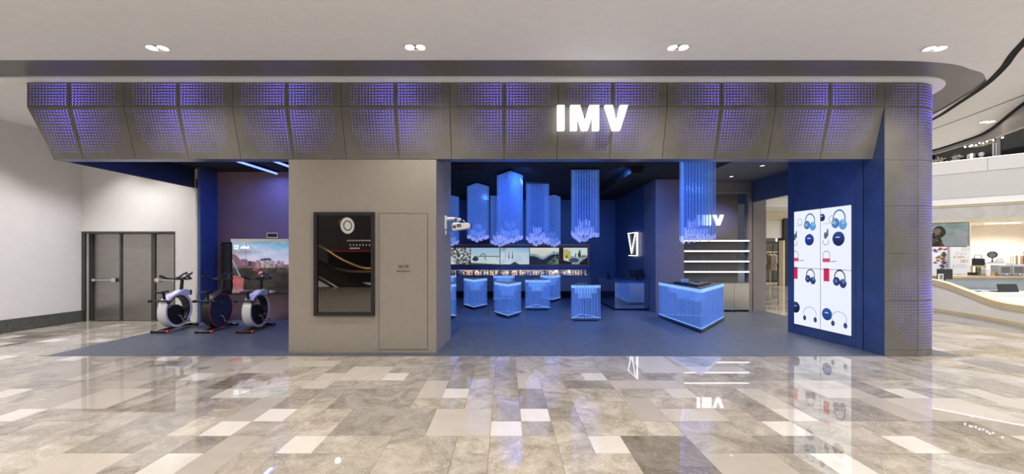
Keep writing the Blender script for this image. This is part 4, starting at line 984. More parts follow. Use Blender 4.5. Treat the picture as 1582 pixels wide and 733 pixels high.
for x, y, lb in ((at(1180, 256, 8.7).x, 8.75, 'round downlight in the grey entrance ceiling, nearer one'), (at(1130, 273, 10).x, 10.0, 'round downlight in the grey entrance ceiling, farther one')):
    g = thing('ceiling_spot', lb, 'light', (x, y, ZS-0.021), 0, 'spots in the grey ceiling')
    MB().lathe([(0.07, 0.0), (0.07, -0.006), (0.05, -0.006), (0.05, 0.0)], n=20, caps=False).build('ring', M['grey_ceiling'], g); MB().lathe([(0.0, -0.003), (0.048, -0.003), (0.048, -0.0005)], n=16).build('lens', M['shelf_light'], g)

# ================================================================== HEADPHONE SCREEN WALL
Q0, Q1 = fl(1333, 542), fl(1217, 513)
t = thing('screen_wall', 'tall navy metal stand wall holding the bright headphone advert screens', 'display wall', (Q0.x, Q0.y, 0))
d = (Q1-Q0); d.z = 0; Lw = d.length; dn = d.normalized(); nrm = Vector((-dn.y, dn.x, 0))
if nrm.x > 0: nrm = -nrm
def w3(s, z, off=0.0): return Vector((dn.x*s+nrm.x*off, dn.y*s+nrm.y*off, z))
def wbox(name, s0, s1, z0, z1, o0, o1, m, parent=t, **k):
    vs = [w3(s0, z0, o0), w3(s1, z0, o0), w3(s1, z0, o1), w3(s0, z0, o1), w3(s0, z1, o0), w3(s1, z1, o0), w3(s1, z1, o1), w3(s0, z1, o1)]
    return MB().faces(vs, [(0,3,2,1),(4,5,6,7),(0,1,5,4),(1,2,6,5),(2,3,7,6),(3,0,4,7)]).build(name, m, parent, smooth=False, **k)
def s_of(px):     # where the sight line through px meets the wall's face
    k = (px-VX)/FPX; # Q0.x+dn.x*s = k*(Q0.y+dn.y*s)
    return (k*Q0.y-Q0.x)/(dn.x-k*dn.y)
def z_of(px, py): s = s_of(px); Y = Q0.y+dn.y*s; return EYE-(py-VY)*Y/FPX
sa, sb = s_of(1316), s_of(1227); za, zb = (z_of(1316, 519.5)+z_of(1227, 501))/2, (z_of(1316, 316)+z_of(1227, 328))/2
wbox('wall_body', 0.0, Lw, 0.0, ZS-0.03, -0.20, -0.02, M['steel_dark'])
def cl(name, s0, s1, z0, z1): wbox(name, s0+0.003, s1-0.003, z0+0.002, z1-0.002, -0.02, 0.0, M['navy_metal'])
se = s_of(1322)
cl('cladding_panel', 0.0, se, 0.0, ZS-0.03); cl('cladding_panel', se, sa, 0.0, za); cl('cladding_panel', sa, sb, 0.0, za); cl('cladding_panel', sb, Lw, 0.0, ZS-0.03)
cl('cladding_panel', se, (sa+sb)/2, zb, ZS-0.03); cl('cladding_panel', (sa+sb)/2, sb, zb, ZS-0.03); cl('cladding_panel', se, sa, za, zb)
wbox('edge_gap', -0.06, -0.005, 0.0, ZS-0.03, -0.20, -0.06, M['black'])
def ell(u, v, cu, cv, ru, rv): return ((u-cu)/ru)**2+((v-cv)/rv)**2
def ad(u, v):      # u 0..2 (left column, right column from the far side), v 0..1 over the full height; advert of headphones
    c = (0.93, 0.95, 0.99)
    def phones(cu, cv, s, col, tall=1.0, cupsdown=True):
        nonlocal c
        r = ell(u, v, cu, cv, 0.165*s, 0.058*s*tall)
        if 0.68 < r < 1.0 and v > cv-0.025*s: c = mixc(col, (0.1, 0.12, 0.2), 0.3)
        for sg in (-1, 1):
            if cupsdown and ell(u, v, cu+sg*0.095*s, cv-0.034*s-0.006*sg*s, 0.10*s, 0.032*s) < 1: c = mixc(mixc(col, (0.05, 0.1, 0.3), 0.25 if sg < 0 else 0), (1, 1, 1), 0.3 if ell(u, v, cu+sg*0.11*s, cv-0.026*s, 0.05*s, 0.014*s) < 1 else 0)
    def disc(cu, cv, s, col):
        nonlocal c
        if ell(u, v, cu, cv, 0.17*s, 0.050*s) < 1: c = mixc(col, (0.3, 0.4, 0.8), 0.35*(v-cv)/0.05+0.2)
        if abs(v-cv-0.012) < 0.004 and abs(u-cu+0.02) < 0.06*s: c = (0.75, 0.8, 0.9)
    lt = (0.36, 0.60, 0.85); dk = (0.13, 0.22, 0.45); nv = (0.08, 0.13, 0.30)
    for o in (0.0, 1.0):
        phones(0.62+o, 0.905, 1.15 if o == 0 else 1.25, lt); disc(0.60+o, 0.745, 1.0 if o == 0 else 1.15, (0.10, 0.18, 0.48) if o == 0 else nv)
        phones(0.62+o+0.02, 0.44, 1.0 if o == 0 else 1.1, dk)
        # red speaker, qr square left blank, slim collar headphones, black disc
        if abs(u-(0.05 if o == 0 else 1.20)) < 0.095 and abs(v-0.455) < 0.052: c = (0.80, 0.12, 0.30)
        cu = 0.05 if o == 0 else 1.20
        r = ell(u, v, cu, 0.605, 0.13, 0.045)
        if 0.75 < r < 1 and v > 0.59: c = (0.62, 0.45, 0.65)
        if abs(u-cu) < 0.13 and abs(v-0.572) < 0.016: c = (0.82, 0.28, 0.48)
        if 0.0 < u-cu-0.15 < 0.18 and abs(v-0.565-0.03*(u-cu-0.25)) < 0.003: c = (0.5, 0.45, 0.7)
        for q, rr, hh in ((0.0, 0.055, 0.028), (0.07, 0.03, 0.034)):
            if ell(u, v, cu+q-0.03, 0.775+0.3*q, rr, hh) < 1: c = (0.30, 0.40, 0.52)
        r = ell(u, v, cu-0.02, 0.725, 0.11, 0.030)
        if 0.6 < r < 1 and v < 0.74: c = (0.60, 0.66, 0.74)
        r = ell(u, v, cu+0.18, 0.905, 0.10, 0.030)
        if 0.6 < r < 1: c = (0.68, 0.72, 0.80)
        disc(0.06 if o == 0 else 1.22, 0.150 if o == 0 else 0.135, 1.0, (0.05, 0.07, 0.10) if o == 0 else (0.12, 0.25, 0.52))
        r = ell(u, v, 0.62+o, 0.115, 0.25, 0.058)
        if 0.80 < r < 1 and v > 0.075: c = (0.66, 0.72, 0.84)
        for sg in (-1, 1):
            if ell(u, v, 0.62+o+sg*0.2, 0.07, 0.06, 0.022) < 1: c = (0.20, 0.28, 0.42)
    if abs(v-0.872) < 0.0022 and 0.08 < (u % 1.0) < 0.5: c = (0.75, 0.78, 0.85)
    disc(1.05, 0.925, 0.62, nv) if u > 1 else None
    return c
H2 = (zb-za)/2; W2 = (sb-sa)/2
for i in range(2):            # i=0 the column nearer the column, i.e. the right one
    for j in range(2):
        s0 = sa+W2*i; z0 = za+H2*j
        fr_ = wbox('screen', s0+0.002, s0+W2-0.002, z0+0.002, z0+H2-0.002, -0.02, 0.004, M['black'])
        # picture runs from the far end (left in view) to the near end
        p = w3(s0+W2-0.004, z0+0.004, 0.0055)+Vector((0, 0, 0)); e = w3(s0+0.004, z0+0.004, 0.0055)
        picture('picture', p, e-p, (0, 0, H2-0.008), 104, 176, lambda u, v, i=i, j=j: ad(u+(1 if i == 0 else 0), (v+j)/2), PIC_BRIGHT, fr_)
sb_light = None

# ================================================================== CEILING DOWNLIGHTS
lab = ('twin ceiling downlight above the steel doors end, leftmost in the concourse ceiling', 'twin ceiling downlight above the plaster pier', 'twin ceiling downlight to the right of the IMV sign', 'twin ceiling downlight above the rounded corner column', 'twin ceiling downlight over the atrium edge, smallest in view')
for (px, py), lb in zip(((243, 73.5), (641.5, 72.5), (1047.5, 73), (1444.5, 74.5), (1525.5, 188)), lab):
    Y = 2.78*FPX/(VY-py); X = (px-VX)*Y/FPX
    g = thing('downlight', lb, 'light', (X, Y, ZC), 0, 'twin downlights in the mall ceiling')
    st = []
    for k in range(24):
        a = 2*PI*k/24; st.append((math.copysign(0.075, math.cos(a))+0.085*math.cos(a), 0.085*math.sin(a)))
    mb = MB(); si = [(p[0]*0.9, p[1]*0.84) for p in st]
    for k in range(24):
        j = (k+1) % 24; mb.prism([st[k], st[j], si[j], si[k]], -0.012, 0.0)
    mb.build('trim_ring', M['white_paint'], g); MB().prism(si, -0.004, -0.001).build('plate', M['chrome'], g, smooth=False)
    for sx_ in (-1, 1): MB().lathe([(0.0, -0.009), (0.052, -0.009), (0.060, -0.004)], c=(sx_*0.072, 0, 0), n=18).build('lens', M['lamp'], g)
# ================================================================== KIOSK ON THE RIGHT
KP = [(10.3, 11.6), (10.62, 10.4), (10.85, 9.48), (11.02, 8.95), (11.10, 8.5), (11.10, 8.0), (11.05, 7.0), (10.9, 5.5)]
KT = [1.05, 1.05, 1.00, 0.78, 0.60, 0.55, 0.55, 0.55]
def sm(pts, vals, n=6):
    pv = [(p[0], p[1], v) for p, v in zip(pts, vals)]; s3 = []
    for i in range(len(pv)-1):
        p0 = Vector(pv[max(i-1,0)]); p1 = Vector(pv[i]); p2 = Vector(pv[i+1]); p3 = Vector(pv[min(i+2,len(pv)-1)])
        for k in range(n):
            t = k/n; s3.append(0.5*((2*p1)+(p2-p0)*t+(2*p0-5*p1+4*p2-p3)*t*t+(3*p1-p0-3*p2+p3)*t**3))
    s3.append(Vector(pv[-1])); return [(v.x, v.y) for v in s3], [v.z for v in s3]
kp, kt = sm(KP, KT)
kiosk = thing('kiosk_counter', 'curved low white kiosk counter with gold bands on the right', 'counter', (11, 9, 0))
def kb_(name, tops, bots, off, m, push=0.0):
    pts = kp if not push else [(p[0]-push, p[1]) for p in kp]
    o = MB().slab(pts, tops, bots, off).build(name, m, kiosk); o.location = (-11, -9, 0); return o
kb_('white_panel', [z-0.13 for z in kt], [0.0]*len(kt), 0.20, M['white_paint'])
kb_('gold_top_band', kt, [z-0.13 for z in kt], 0.24, M['gold'], 0.02)
gb = [max(0.17, 0.33-0.05*max(0, 10-p[1])*1.6) for p in kp]
kb_('gold_band', gb, [z-0.07 for z in gb], 0.03, M['gold'], 0.025)
MB().prism([(11.4, 10.0), (14.6, 10.0), (14.6, 10.9), (11.2, 10.9)], 0.0, 0.60).build('desk', M['white_paint'], kiosk, (-11, -9, 0), smooth=False)
MB().prism([(11.35, 8.3), (14.6, 8.3), (14.6, 10.0), (11.4, 10.0)], 0.0, 0.50).build('desk_front', M['white_paint'], kiosk, (-11, -9, 0), smooth=False)
YK = 11.05
bc = thing('kiosk_shelf', 'grey-blue back counter with pale wood top in the kiosk', 'counter', (13.5, YK, 0))
kx0, kx1 = at(1455, 0, YK).x, at(1640, 0, YK).x; kz = at(0, 427.5, YK).z
B(kx0, kx1, YK, YK+0.5, 0.0, kz-0.05).build('back_panel', M['grey_blue'], bc, (-13.5, -YK, 0), smooth=False)
B(kx0-0.03, kx1, YK-0.04, YK+0.55, kz-0.05, kz+0.015).build('wood_top', M['wood'], bc, (-13.5, -YK, 0), smooth=False, bevel=0.006)
zt_ = kz+0.016
def kthing(name, label, cat, px, dy=0.2, z=zt_, grp=None, rot=0.0): return thing(name, label, cat, (at(px, 0, YK+dy).x, YK+dy, z), rot, grp)
g = thing('monitor', 'black monitor seen from behind at the left end of the kiosk', 'monitor', (at(1460.5, 0, 10.6).x, 10.62, 0.601))
MB().box(-0.11, 0.11, -0.08, 0.08, 0, 0.015).tube([(0, 0, 0.01), (0, 0.01, 0.42)], 0.025, 8).build('stand', M['black'], g)
a, b = at(1449, 416, 10.6), at(1471.5, 432, 10.6)
B(a.x-g.location.x, b.x-g.location.x, -0.03, 0.015, b.z-0.601, a.z-0.601).build('panel', M['black'], g, smooth=False, bevel=0.01)
g = thing('tablet_frame', 'small white framed tablet standing at the kiosk edge', 'tablet', (*at(1453.5, 0, 9.9)[:2], 0.501))
a, b = at(1449.5, 423.5, 9.9), at(1457, 433, 9.9)
B(a.x-g.location.x, b.x-g.location.x, -0.012, 0.012, b.z-0.501, a.z-0.501).build('frame', M['white_plastic'], g, smooth=False, bevel=0.004)
B(a.x-g.location.x+0.025, b.x-g.location.x-0.025, -0.014, -0.011, b.z-0.501+0.02, a.z-0.501-0.025).build('screen', M['mauve'], g, smooth=False)
MB().tube([(0, 0.0, 0.0), (0, 0.0, b.z-0.50)], 0.015, 8).build('leg', M['chrome'], g)
for k, (px, lb) in enumerate(((1546.5, 'silver speaker on the wood top, left of the pair'), (1567, 'silver speaker on the wood top, right of the pair'))):
    g = kthing('speaker', lb, 'speaker', px, 0.15, grp='silver speakers on the kiosk'); w, h = 0.185, 0.325
    B(-w, w, -0.10, 0.12, 0.012, h).build('case', M['grey_blue'], g, smooth=False, bevel=0.03)
    B(-w+0.05, w-0.05, -0.108, -0.10, 0.085, h-0.05).build('grille', M['taupe_wall'], g, smooth=False, bevel=0.003)
    rib = MB()
    for q in range(8): z = 0.095+q*0.023; rib.box(-w+0.055, w-0.055, -0.112, -0.107, z, z+0.008)
    stuff(rib.build('grille_rib', M['steel_dark'], g, smooth=False))
    MB().lathe([(0.0, 0.0), (0.02, 0.0), (0.02, 0.008)], c=(0.03, -0.11, 0.045), axis='y', n=12).build('indicator', M['tube_blue'], g)
    for sx_ in (-1, 1): B(sx_*0.11-0.03, sx_*0.11+0.03, -0.08, 0.10, 0.0, 0.014).build('foot', M['black'], g, smooth=False)
for px, lb, w, h, m in ((1523, 'white paper cup box on the kiosk top left of the speakers', 0.07, 0.20, M['white_plastic']), (1531, 'tan small carton beside the left speaker', 0.05, 0.11, M['wood']), (1579.5, 'white bin at the right end of the kiosk top', 0.09, 0.33, M['white_plastic'])):
    g = kthing('box', lb, 'box', px, 0.18, grp=None)
    B(-w, w, -0.06, 0.06, 0, h*0.88).build('carton', m, g, smooth=False, bevel=0.006); B(-w-0.004, w+0.004, -0.064, 0.064, h*0.88, h).build('lid', m, g, smooth=False, bevel=0.004)
g = kthing('paper_tray', 'black paper tray lying on the kiosk wood top', 'tray', 1509, 0.2)
B(-0.16, 0.16, -0.1, 0.1, 0, 0.02).build('tray_base', M['black'], g, smooth=False); B(-0.16, 0.16, 0.09, 0.1, 0.02, 0.09).build('tray_back', M['black'], g, smooth=False); B(-0.16, -0.15, -0.1, 0.09, 0.02, 0.07).build('tray_side', M['black'], g, smooth=False)
g = thing('laptop', 'black laptop tilted on the white kiosk desk below the speakers', 'laptop', (*at(1555, 0, 10.35)[:2], 0.601), 0.05)
B(-0.30, 0.30, -0.05, 0.25, 0, 0.02).build('keyboard_deck', M['black'], g, smooth=False, bevel=0.004)
MB().extr([(-0.30, -0.05, 0.02), (0.30, -0.05, 0.02), (0.33, 0.02, 0.22), (-0.24, 0.02, 0.22)], (0, 0.02, 0)).build('lid', M['black'], g, smooth=False, bevel=0.004)
for k, (px, w, lb) in enumerate(((1497, 0.28, 'grey flat folder on the desk by the monitor'), (1515, 0.16, 'pale cable organiser on the kiosk desk'))):
    g = thing('folder', lb, 'folder', (at(px, 0, 10.5).x, 10.5, 0.601), 0.2*k, None)
    B(-w, w, -0.1, 0.1, 0, 0.025).build('cover', M['grey_blue'] if k else M['black'], g, smooth=False, bevel=0.004); B(-w+0.03, w-0.03, -0.09, 0.09, 0.025, 0.04).build('papers', M['white_plastic'], g, smooth=False)

# ---- posters behind the kiosk
def poster(name, label, px0, px1, py0, py1, Y, fn, nu, nv, foot=True):
    a, b = at(px0, py1, Y), at(px1, py0, Y); cx_ = (a.x+b.x)/2
    g = thing(name, label, 'poster', (cx_, Y, 0.0 if foot else a.z))
    zz = g.location.z
    B(a.x-cx_, b.x-cx_, 0.0, 0.03, a.z-zz, b.z-zz).build('board', M['white_plastic'], g, smooth=False)
    picture('picture', (a.x-cx_, -0.002, a.z-zz), (b.x-a.x, 0, 0), (0, 0, b.z-a.z), nu, nv, fn, PIC_PRINT, g)
    if foot:
        MB().tube([(0, 0.05, 0.02), (0, 0.05, a.z)], 0.02, 8).build('post', M['steel_dark'], g); MB().lathe([(0.22, 0), (0.22, 0.015), (0.03, 0.025)], c=(0, 0.05, 0), n=20).build('post_foot', M['steel_dark'], g)
    return g
def colour_poster(u, v):
    c = (0.93, 0.93, 0.94)
    for k in range(9):
        cu, cv = hsh(k, 1)*0.9+0.05, 0.95-k*0.1; col = ((0.70, 0.25, 0.30), (0.35, 0.33, 0.60), (0.25, 0.25, 0.28), (0.55, 0.45, 0.25))[k % 4]
        for q in range(4):
            x = cu+(hsh(k, q+5)-0.5)*0.6; y = cv+(hsh(q, k+9)-0.5)*0.12
            if abs(u-x)/0.16+abs(v-y)/0.04 < 1: c = col
    return c
def text_poster(u, v):
    c = (0.90, 0.90, 0.91)
    if v > 0.86 and u > 0.55 and (u*14+v*10) % 1 < 0.35: c = (0.72, 0.66, 0.60)
    if 0.70 < v < 0.8 and 0.25 < u < 0.85 and int(v*70) % 2 and hsh(int(u*40), int(v*35)) > 0.4: c = (0.62, 0.62, 0.64)
    if 0.6 < v < 0.66 and hsh(int(u*14), 2) > 0.55 and 0.15 < u < 0.8: c = (0.78, 0.68, 0.45)
    if 0.42 < v < 0.55 and 0.5 < u < 0.9 and hsh(int(u*40), int(v*34)) > 0.5: c = (0.66, 0.66, 0.69)
    if 0.22 < v < 0.36 and 0.12 < u < 0.85 and int(v*60) % 2 and hsh(int(u*30), int(v*30)) > 0.45: c = (0.70, 0.70, 0.72)
    return c
poster('standing_poster', 'white standing poster with rows of small print beside the kiosk', 1468, 1498.5, 382, 424, 12.4, text_poster, 70, 90)
poster('standing_poster', 'white standing poster with coloured goods next to the corner column', 1436, 1463.5, 382, 428, 12.6, colour_poster, 70, 100)

# ================================================================== SHOPS ACROSS THE HALL
SA, SB = Vector((21.5, 19.6)), Vector((25.4, 15.7))
SA0 = SA-(SB-SA)*0.45; sd = (SB-SA).normalized(); sn = Vector((sd.y, -sd.x))      # sn points away from us
if sn.dot(Vector((1, 1))) < 0: sn = -sn
def spt(px, off=0.0):            # point on the shop front line (offset back by off) on the sight line px
    k = (px-VX)/FPX; b = SA+sn*off
    t_ = (k*b.y-b.x)/(sd.x-k*sd.y); return b+sd*t_
def sz(px, py, off=0.0): p = spt(px, off); return EYE-(py-VY)*p.y/FPX
def sbox(name, pa, pb, z0, z1, o0, o1, m, parent=None, **k):
    q = [pa+sn*o0, pb+sn*o0, pb+sn*o1, pa+sn*o1]
    if parent is not None and parent.type == 'EMPTY': q = [v-Vector(parent.location[:2]) for v in q]; z0 -= parent.location.z; z1 -= parent.location.z
    return MB().prism([(v.x, v.y) for v in q], z0, z1).build(name, m, parent, smooth=False, **k)
SE = SB+sd*11
h1 = sz(1500, 341.8); h2 = sz(1500, 318.8); h3 = sz(1500, 305.5); h4 = sz(1500, 247.5)
struct(sbox('wall_shop_band', SA0, SE, h1+0.05, h2, 0.0, 0.5, M['marble_white']))
struct(sbox('trim_11', SA0, SE, h1-0.04, h1+0.05, -0.03, 0.5, M['gold']))
struct(sbox('trim_12', SA0, SE, h2, h2+0.09, -0.05, 0.5, M['gold']))
struct(sbox('wall_shop_beam', SA0, SE, h2+0.09, h3, -0.12, 0.5, M['ceiling']))
bal = thing('balcony', 'pale grey balcony parapet of the upper floor on the right', 'balcony', (22, 18.5, h3))
zm_ = sz(1500, 267)
sbox('lower_band', SA0, SE, h3, zm_, -0.16, 0.3, M['grey_ceiling'] if False else mat('parapet_grey', (0.52, 0.51, 0.50), 0.4, namt=0.02), bal)
npan = 8
PL = mat('parapet_light', (0.62, 0.60, 0.585), 0.4, namt=0.02)
for k in range(npan):
    pa = SA0+(SE-SA0)*(k/npan); pb = SA0+(SE-SA0)*((k+1)/npan)
    sbox('upper_panel', pa+sd*0.006, pb-sd*0.006, zm_, h4, -0.20, 0.3, PL, bal)
sbox('top_rail', SA0, SE, h4, h4+0.03, -0.22, 0.32, M['chrome'], bal)
# upper floor shop: dark room behind glass
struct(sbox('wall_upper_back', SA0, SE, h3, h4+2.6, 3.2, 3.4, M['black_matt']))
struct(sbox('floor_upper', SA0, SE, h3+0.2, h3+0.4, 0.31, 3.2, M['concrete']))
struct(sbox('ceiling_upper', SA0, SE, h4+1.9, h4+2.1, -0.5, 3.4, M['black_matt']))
gp = bpy.data.materials.new('clear_glass'); gp.use_nodes = True
nt = gp.node_tree; nt.nodes.clear(); o1 = nt.nodes.new('ShaderNodeOutputMaterial'); gt = nt.nodes.new('ShaderNodeBsdfTransparent'); gl_ = nt.nodes.new('ShaderNodeBsdfGlossy'); gl_.inputs['Roughness'].default_value = 0.03
fz = nt.nodes.new('ShaderNodeFresnel'); fz.inputs['IOR'].default_value = 1.18; mx = nt.nodes.new('ShaderNodeMixShader'); nt.links.new(fz.outputs[0], mx.inputs[0]); nt.links.new(gt.outputs[0], mx.inputs[1]); nt.links.new(gl_.outputs[0], mx.inputs[2]); nt.links.new(mx.outputs[0], o1.inputs[0])
ws = struct(sbox('window_1', spt(1545.5)-sd*0.05, spt(1545.5)+sd*0.05, h4+0.03, h4+1.9, 0.34, 0.40, M['steel_dark']))
pa, pb = spt(1445, 0.37), spt(1545, 0.37); pc_, pd_ = spt(1546.5, 0.37), spt(1600, 0.37)
for p, q in ((pa, pb), (pc_, pd_)):
    MB().faces([(p.x, p.y, h4+0.03), (q.x, q.y, h4+0.03), (q.x, q.y, h4+1.88), (p.x, p.y, h4+1.88)], [(0,1,2,3)]).build('window_pane', gp, ws, smooth=False, recalc=False)
# chandelier
pch = spt(1519, 0.9); zch = EYE-(224-VY)*pch.y/FPX
g = thing('chandelier', 'branching gold chandelier with glowing globes in the upper shop', 'chandelier', (pch.x, pch.y, zch))
MB().tube([(0, 0, 0), (0, 0, h4+1.9-zch)], 0.015, 6).build('rod', M['gold'], g)
rc = random.Random(2)
for k in range(11):
    u = -0.55+1.1*k/10; v = (rc.random()-0.5)*0.5; z = 0.10+0.25*(k/10)+0.12*(rc.random()-0.5); e = Vector((sd.x*u+sn.x*v, sd.y*u+sn.y*v, z-0.1))
    arm = MB().tube([(0, 0, -0.05), e*0.6+Vector((0, 0, -0.06)), e], 0.012, 6).build('arm', M['gold'], g)
    MB().lathe([(0.0, -0.035), (0.025, -0.025), (0.035, 0), (0.025, 0.025), (0.0, 0.035)], c=tuple(e), n=10).build('globe', M['lamp'], arm)
# things along the upper parapet
def upper(name, label, cat, px, off=1.0, grp=None):
    p = spt(px, off); return thing(name, label, cat, (p.x, p.y, h3+0.4), math.atan2(sd.y, sd.x), grp)
for px, lb, cm, hh in ((1476, 'pale bouquet in a tall vase behind the upper balcony', (0.55, 0.52, 0.40), 2.15), (1453, 'smaller cream bouquet in a vase near the corner column upstairs', (0.5, 0.42, 0.30), 2.0)):
    g = upper('flower_vase', lb, 'flowers', px, 0.9)
    MB().lathe([(0.16, 0), (0.17, 0.9), (0.10, 1.2), (0.15, 1.45)], n=18).build('vase', mat('vase_glaze', (0.42, 0.38, 0.22), 0.3), g)
    fl_ = MB(); rr = random.Random(px)
    for q in range(44):
        c = Vector((rr.gauss(0, 0.10), rr.gauss(0, 0.10), 1.5+abs(rr.gauss(0.25, 0.2))*(hh-1.4))); r = 0.025+0.025*rr.random()
        fl_.lathe([(0.0, -r), (r*0.8, -r*0.5), (r, 0), (r*0.6, r*0.6), (0, r)], c=tuple(c), n=6)
    stuff(fl_.build('blossom', mat('blossom', cm, 0.7), g))
g = upper('mannequin', 'pink dressed bust behind the upper balcony by the red tray', 'mannequin', 1516, 0.8)
MB().lathe([(0.05, 0), (0.04, 1.0), (0.18, 1.02), (0.22, 1.25), (0.20, 1.52), (0.08, 1.6), (0.05, 1.66)], n=20).build('dress_form', mat('dress_pink', (0.62, 0.42, 0.42), 0.7), g)
MB().lathe([(0.0, 1.66), (0.06, 1.68), (0.09, 1.73), (0.10, 1.79), (0.085, 1.85), (0.05, 1.89), (0.0, 1.9)], n=16).build('head', M['white_plastic'], g)
g = upper('counter', 'red topped counter behind the upper balcony glass', 'counter', 1539, 0.9)
B(-0.26, 0.26, -0.2, 0.2, 0, 1.46).build('counter_body', M['steel_dark'], g, smooth=False); B(-0.28, 0.28, -0.22, 0.22, 1.46, 1.60).build('counter_top', M['red'], g, smooth=False)
for px, lb, hh in ((1534.5, 'left of the two pale candle posts on the red counter', 0.75), (1539, 'right of the two pale candle posts on the red counter', 0.70)):
    p = spt(px, 0.9); g = thing('candle', lb, 'candle', (p.x, p.y, h3+2.001))
    MB().lathe([(0.05, 0), (0.05, 0.02), (0.03, 0.03), (0.03, hh)], n=14).build('candle_body', M['white_plastic'], g); MB().tube([(0, 0, hh), (0, 0, hh+0.05)], 0.006, 6).build('wick', M['black'], g)
g = upper('shelf_lamp', 'glossy steel drum reflecting lamp light in the upper shop', 'lamp', 1500.5, 1.2)
MB().lathe([(0.2, 0), (0.2, 1.2), (0.17, 1.22), (0.17, 1.88), (0.2, 1.9)], n=20).build('drum', M['chrome'], g); MB().lathe([(0.1, 1.9), (0.1, 1.92), (0.0, 1.94)], n=16).build('cap', M['lamp'], g)
for px, w, hh, lb in ((1445, 0.14, 2.0, 'striped screen panel at the far left of the upper shop'), (1510, 0.22, 1.85, 'dark upholstered chair back behind the upper balcony')):
    g = upper('seat', lb, 'furniture', px, 1.9)
    B(-w, w, -0.06, 0.06, 0.3, hh).build('back', M['black'], g, smooth=False, bevel=0.02)
    B(-w, w, -0.35, 0.0, 0.3, 0.5).build('base', M['black'], g, smooth=False)
    for q in (-0.6, 0.0, 0.6): B(w*q-0.02, w*q+0.02, -0.075, -0.055, 0.5, hh-0.05).build('stripe', M['cream'] if px < 1460 else M['steel_dark'], g, smooth=False)

# lower shop: bright cream room
lo_w = [struct(sbox('wall_shop_back', spt(1499)-sd*3, SE, -0.02, h1, 4.5, 4.7, M['cream']))]
struct(sbox('ceiling_shop', SA0, SE, h1-0.04, h1+0.02, 0.5, 4.7, M['cream']))
pe = spt(1499.5)
struct(MB().prism([(v.x, v.y) for v in (pe-sd*0.12, pe, pe+sn*4.5, pe+sn*4.5-sd*0.12)], 0, h1).build('wall_shop_side', M['cream'], smooth=False))
p_l = spt(1420); 
struct(sbox('wall_shop_poster', p_l, pe-sd*0.12, 0, h1-0.04, 0.05, 0.2, M['grey_blue']))
def boat_poster(u, v):
    u += (fbm(u*20, v*14, 3)-0.5)*0.03; v += (fbm(u*20, v*14, 9)-0.5)*0.05
    c = mixc((0.52, 0.56, 0.56), (0.42, 0.52, 0.52), v)
    c = mixc(c, (0.66, 0.66, 0.68), 0.6*max(0, fbm(u*5, v*6, 4)-0.4)*3)
    if v < 0.42: c = mixc((0.50, 0.53, 0.56), (0.58, 0.60, 0.62), fbm(u*9, v*9, 2))
    # dark haired figure in a black patterned jacket
    if ell(u, v, 0.30, 0.62, 0.155, 0.26) < 1: c = (0.10, 0.09, 0.08)
    if ell(u, v, 0.25, 0.66, 0.09, 0.12) < 1: c = (0.46, 0.36, 0.32)
    if u < 0.30+0.20*(0.55-v) and v < 0.55: c = (0.07, 0.07, 0.07) if hsh(int(u*30), int(v*20)) > 0.2 else (0.42, 0.34, 0.16)
    return c
a, b = spt(1432, -0.0), spt(1498, -0.0); za_, zb_ = sz(1465, 380.5), sz(1465, 345)
g = thing('wall_poster', 'wide teal photo poster of a person in a dark jacket at the shop front', 'poster', (a.x, a.y, za_))
picture('picture', (0, 0, 0), (b.x-a.x, b.y-a.y, 0), (0, 0, zb_-za_), 140, 80, boat_poster, PIC_PRINT, g)
sbox('backing', a, b, za_, zb_, 0.005, 0.045, M['steel_dark'], g)
# shop contents: two clothes racks, hats wall mirror, tables
def shop(name, label, cat, px, off, z=0.0, grp=None):
    p = spt(px, off); return thing(name, label, cat, (p.x, p.y, z), math.atan2(sd.y, sd.x), grp)
GC = [mat('garment_%d' % k, c, 0.8) for k, c in enumerate(((0.70, 0.66, 0.60), (0.05, 0.045, 0.04), (0.45, 0.22, 0.14), (0.20, 0.17, 0.13), (0.62, 0.50, 0.36), (0.09, 0.11, 0.08)))]
def garment(k):
    s = [(-0.02, 0), (-0.16, -0.07), (-0.19, -0.5), (-0.13, -0.5), (-0.15, -0.85), (0.15, -0.85), (0.13, -0.5), (0.19, -0.5), (0.16, -0.07), (0.02, 0)]
    return MB().extr([(-0.035, y, z) for y, z in s], (0.07, 0, 0)).mesh('garment_body', GC[k], smooth=False)
gm_ = [garment(k) for k in range(6)]; hk = MB().tube([(0, 0, 0), (0, 0.0, 0.07), (0, 0.03, 0.09)], 0.008, 6).mesh('hook', M['chrome'])
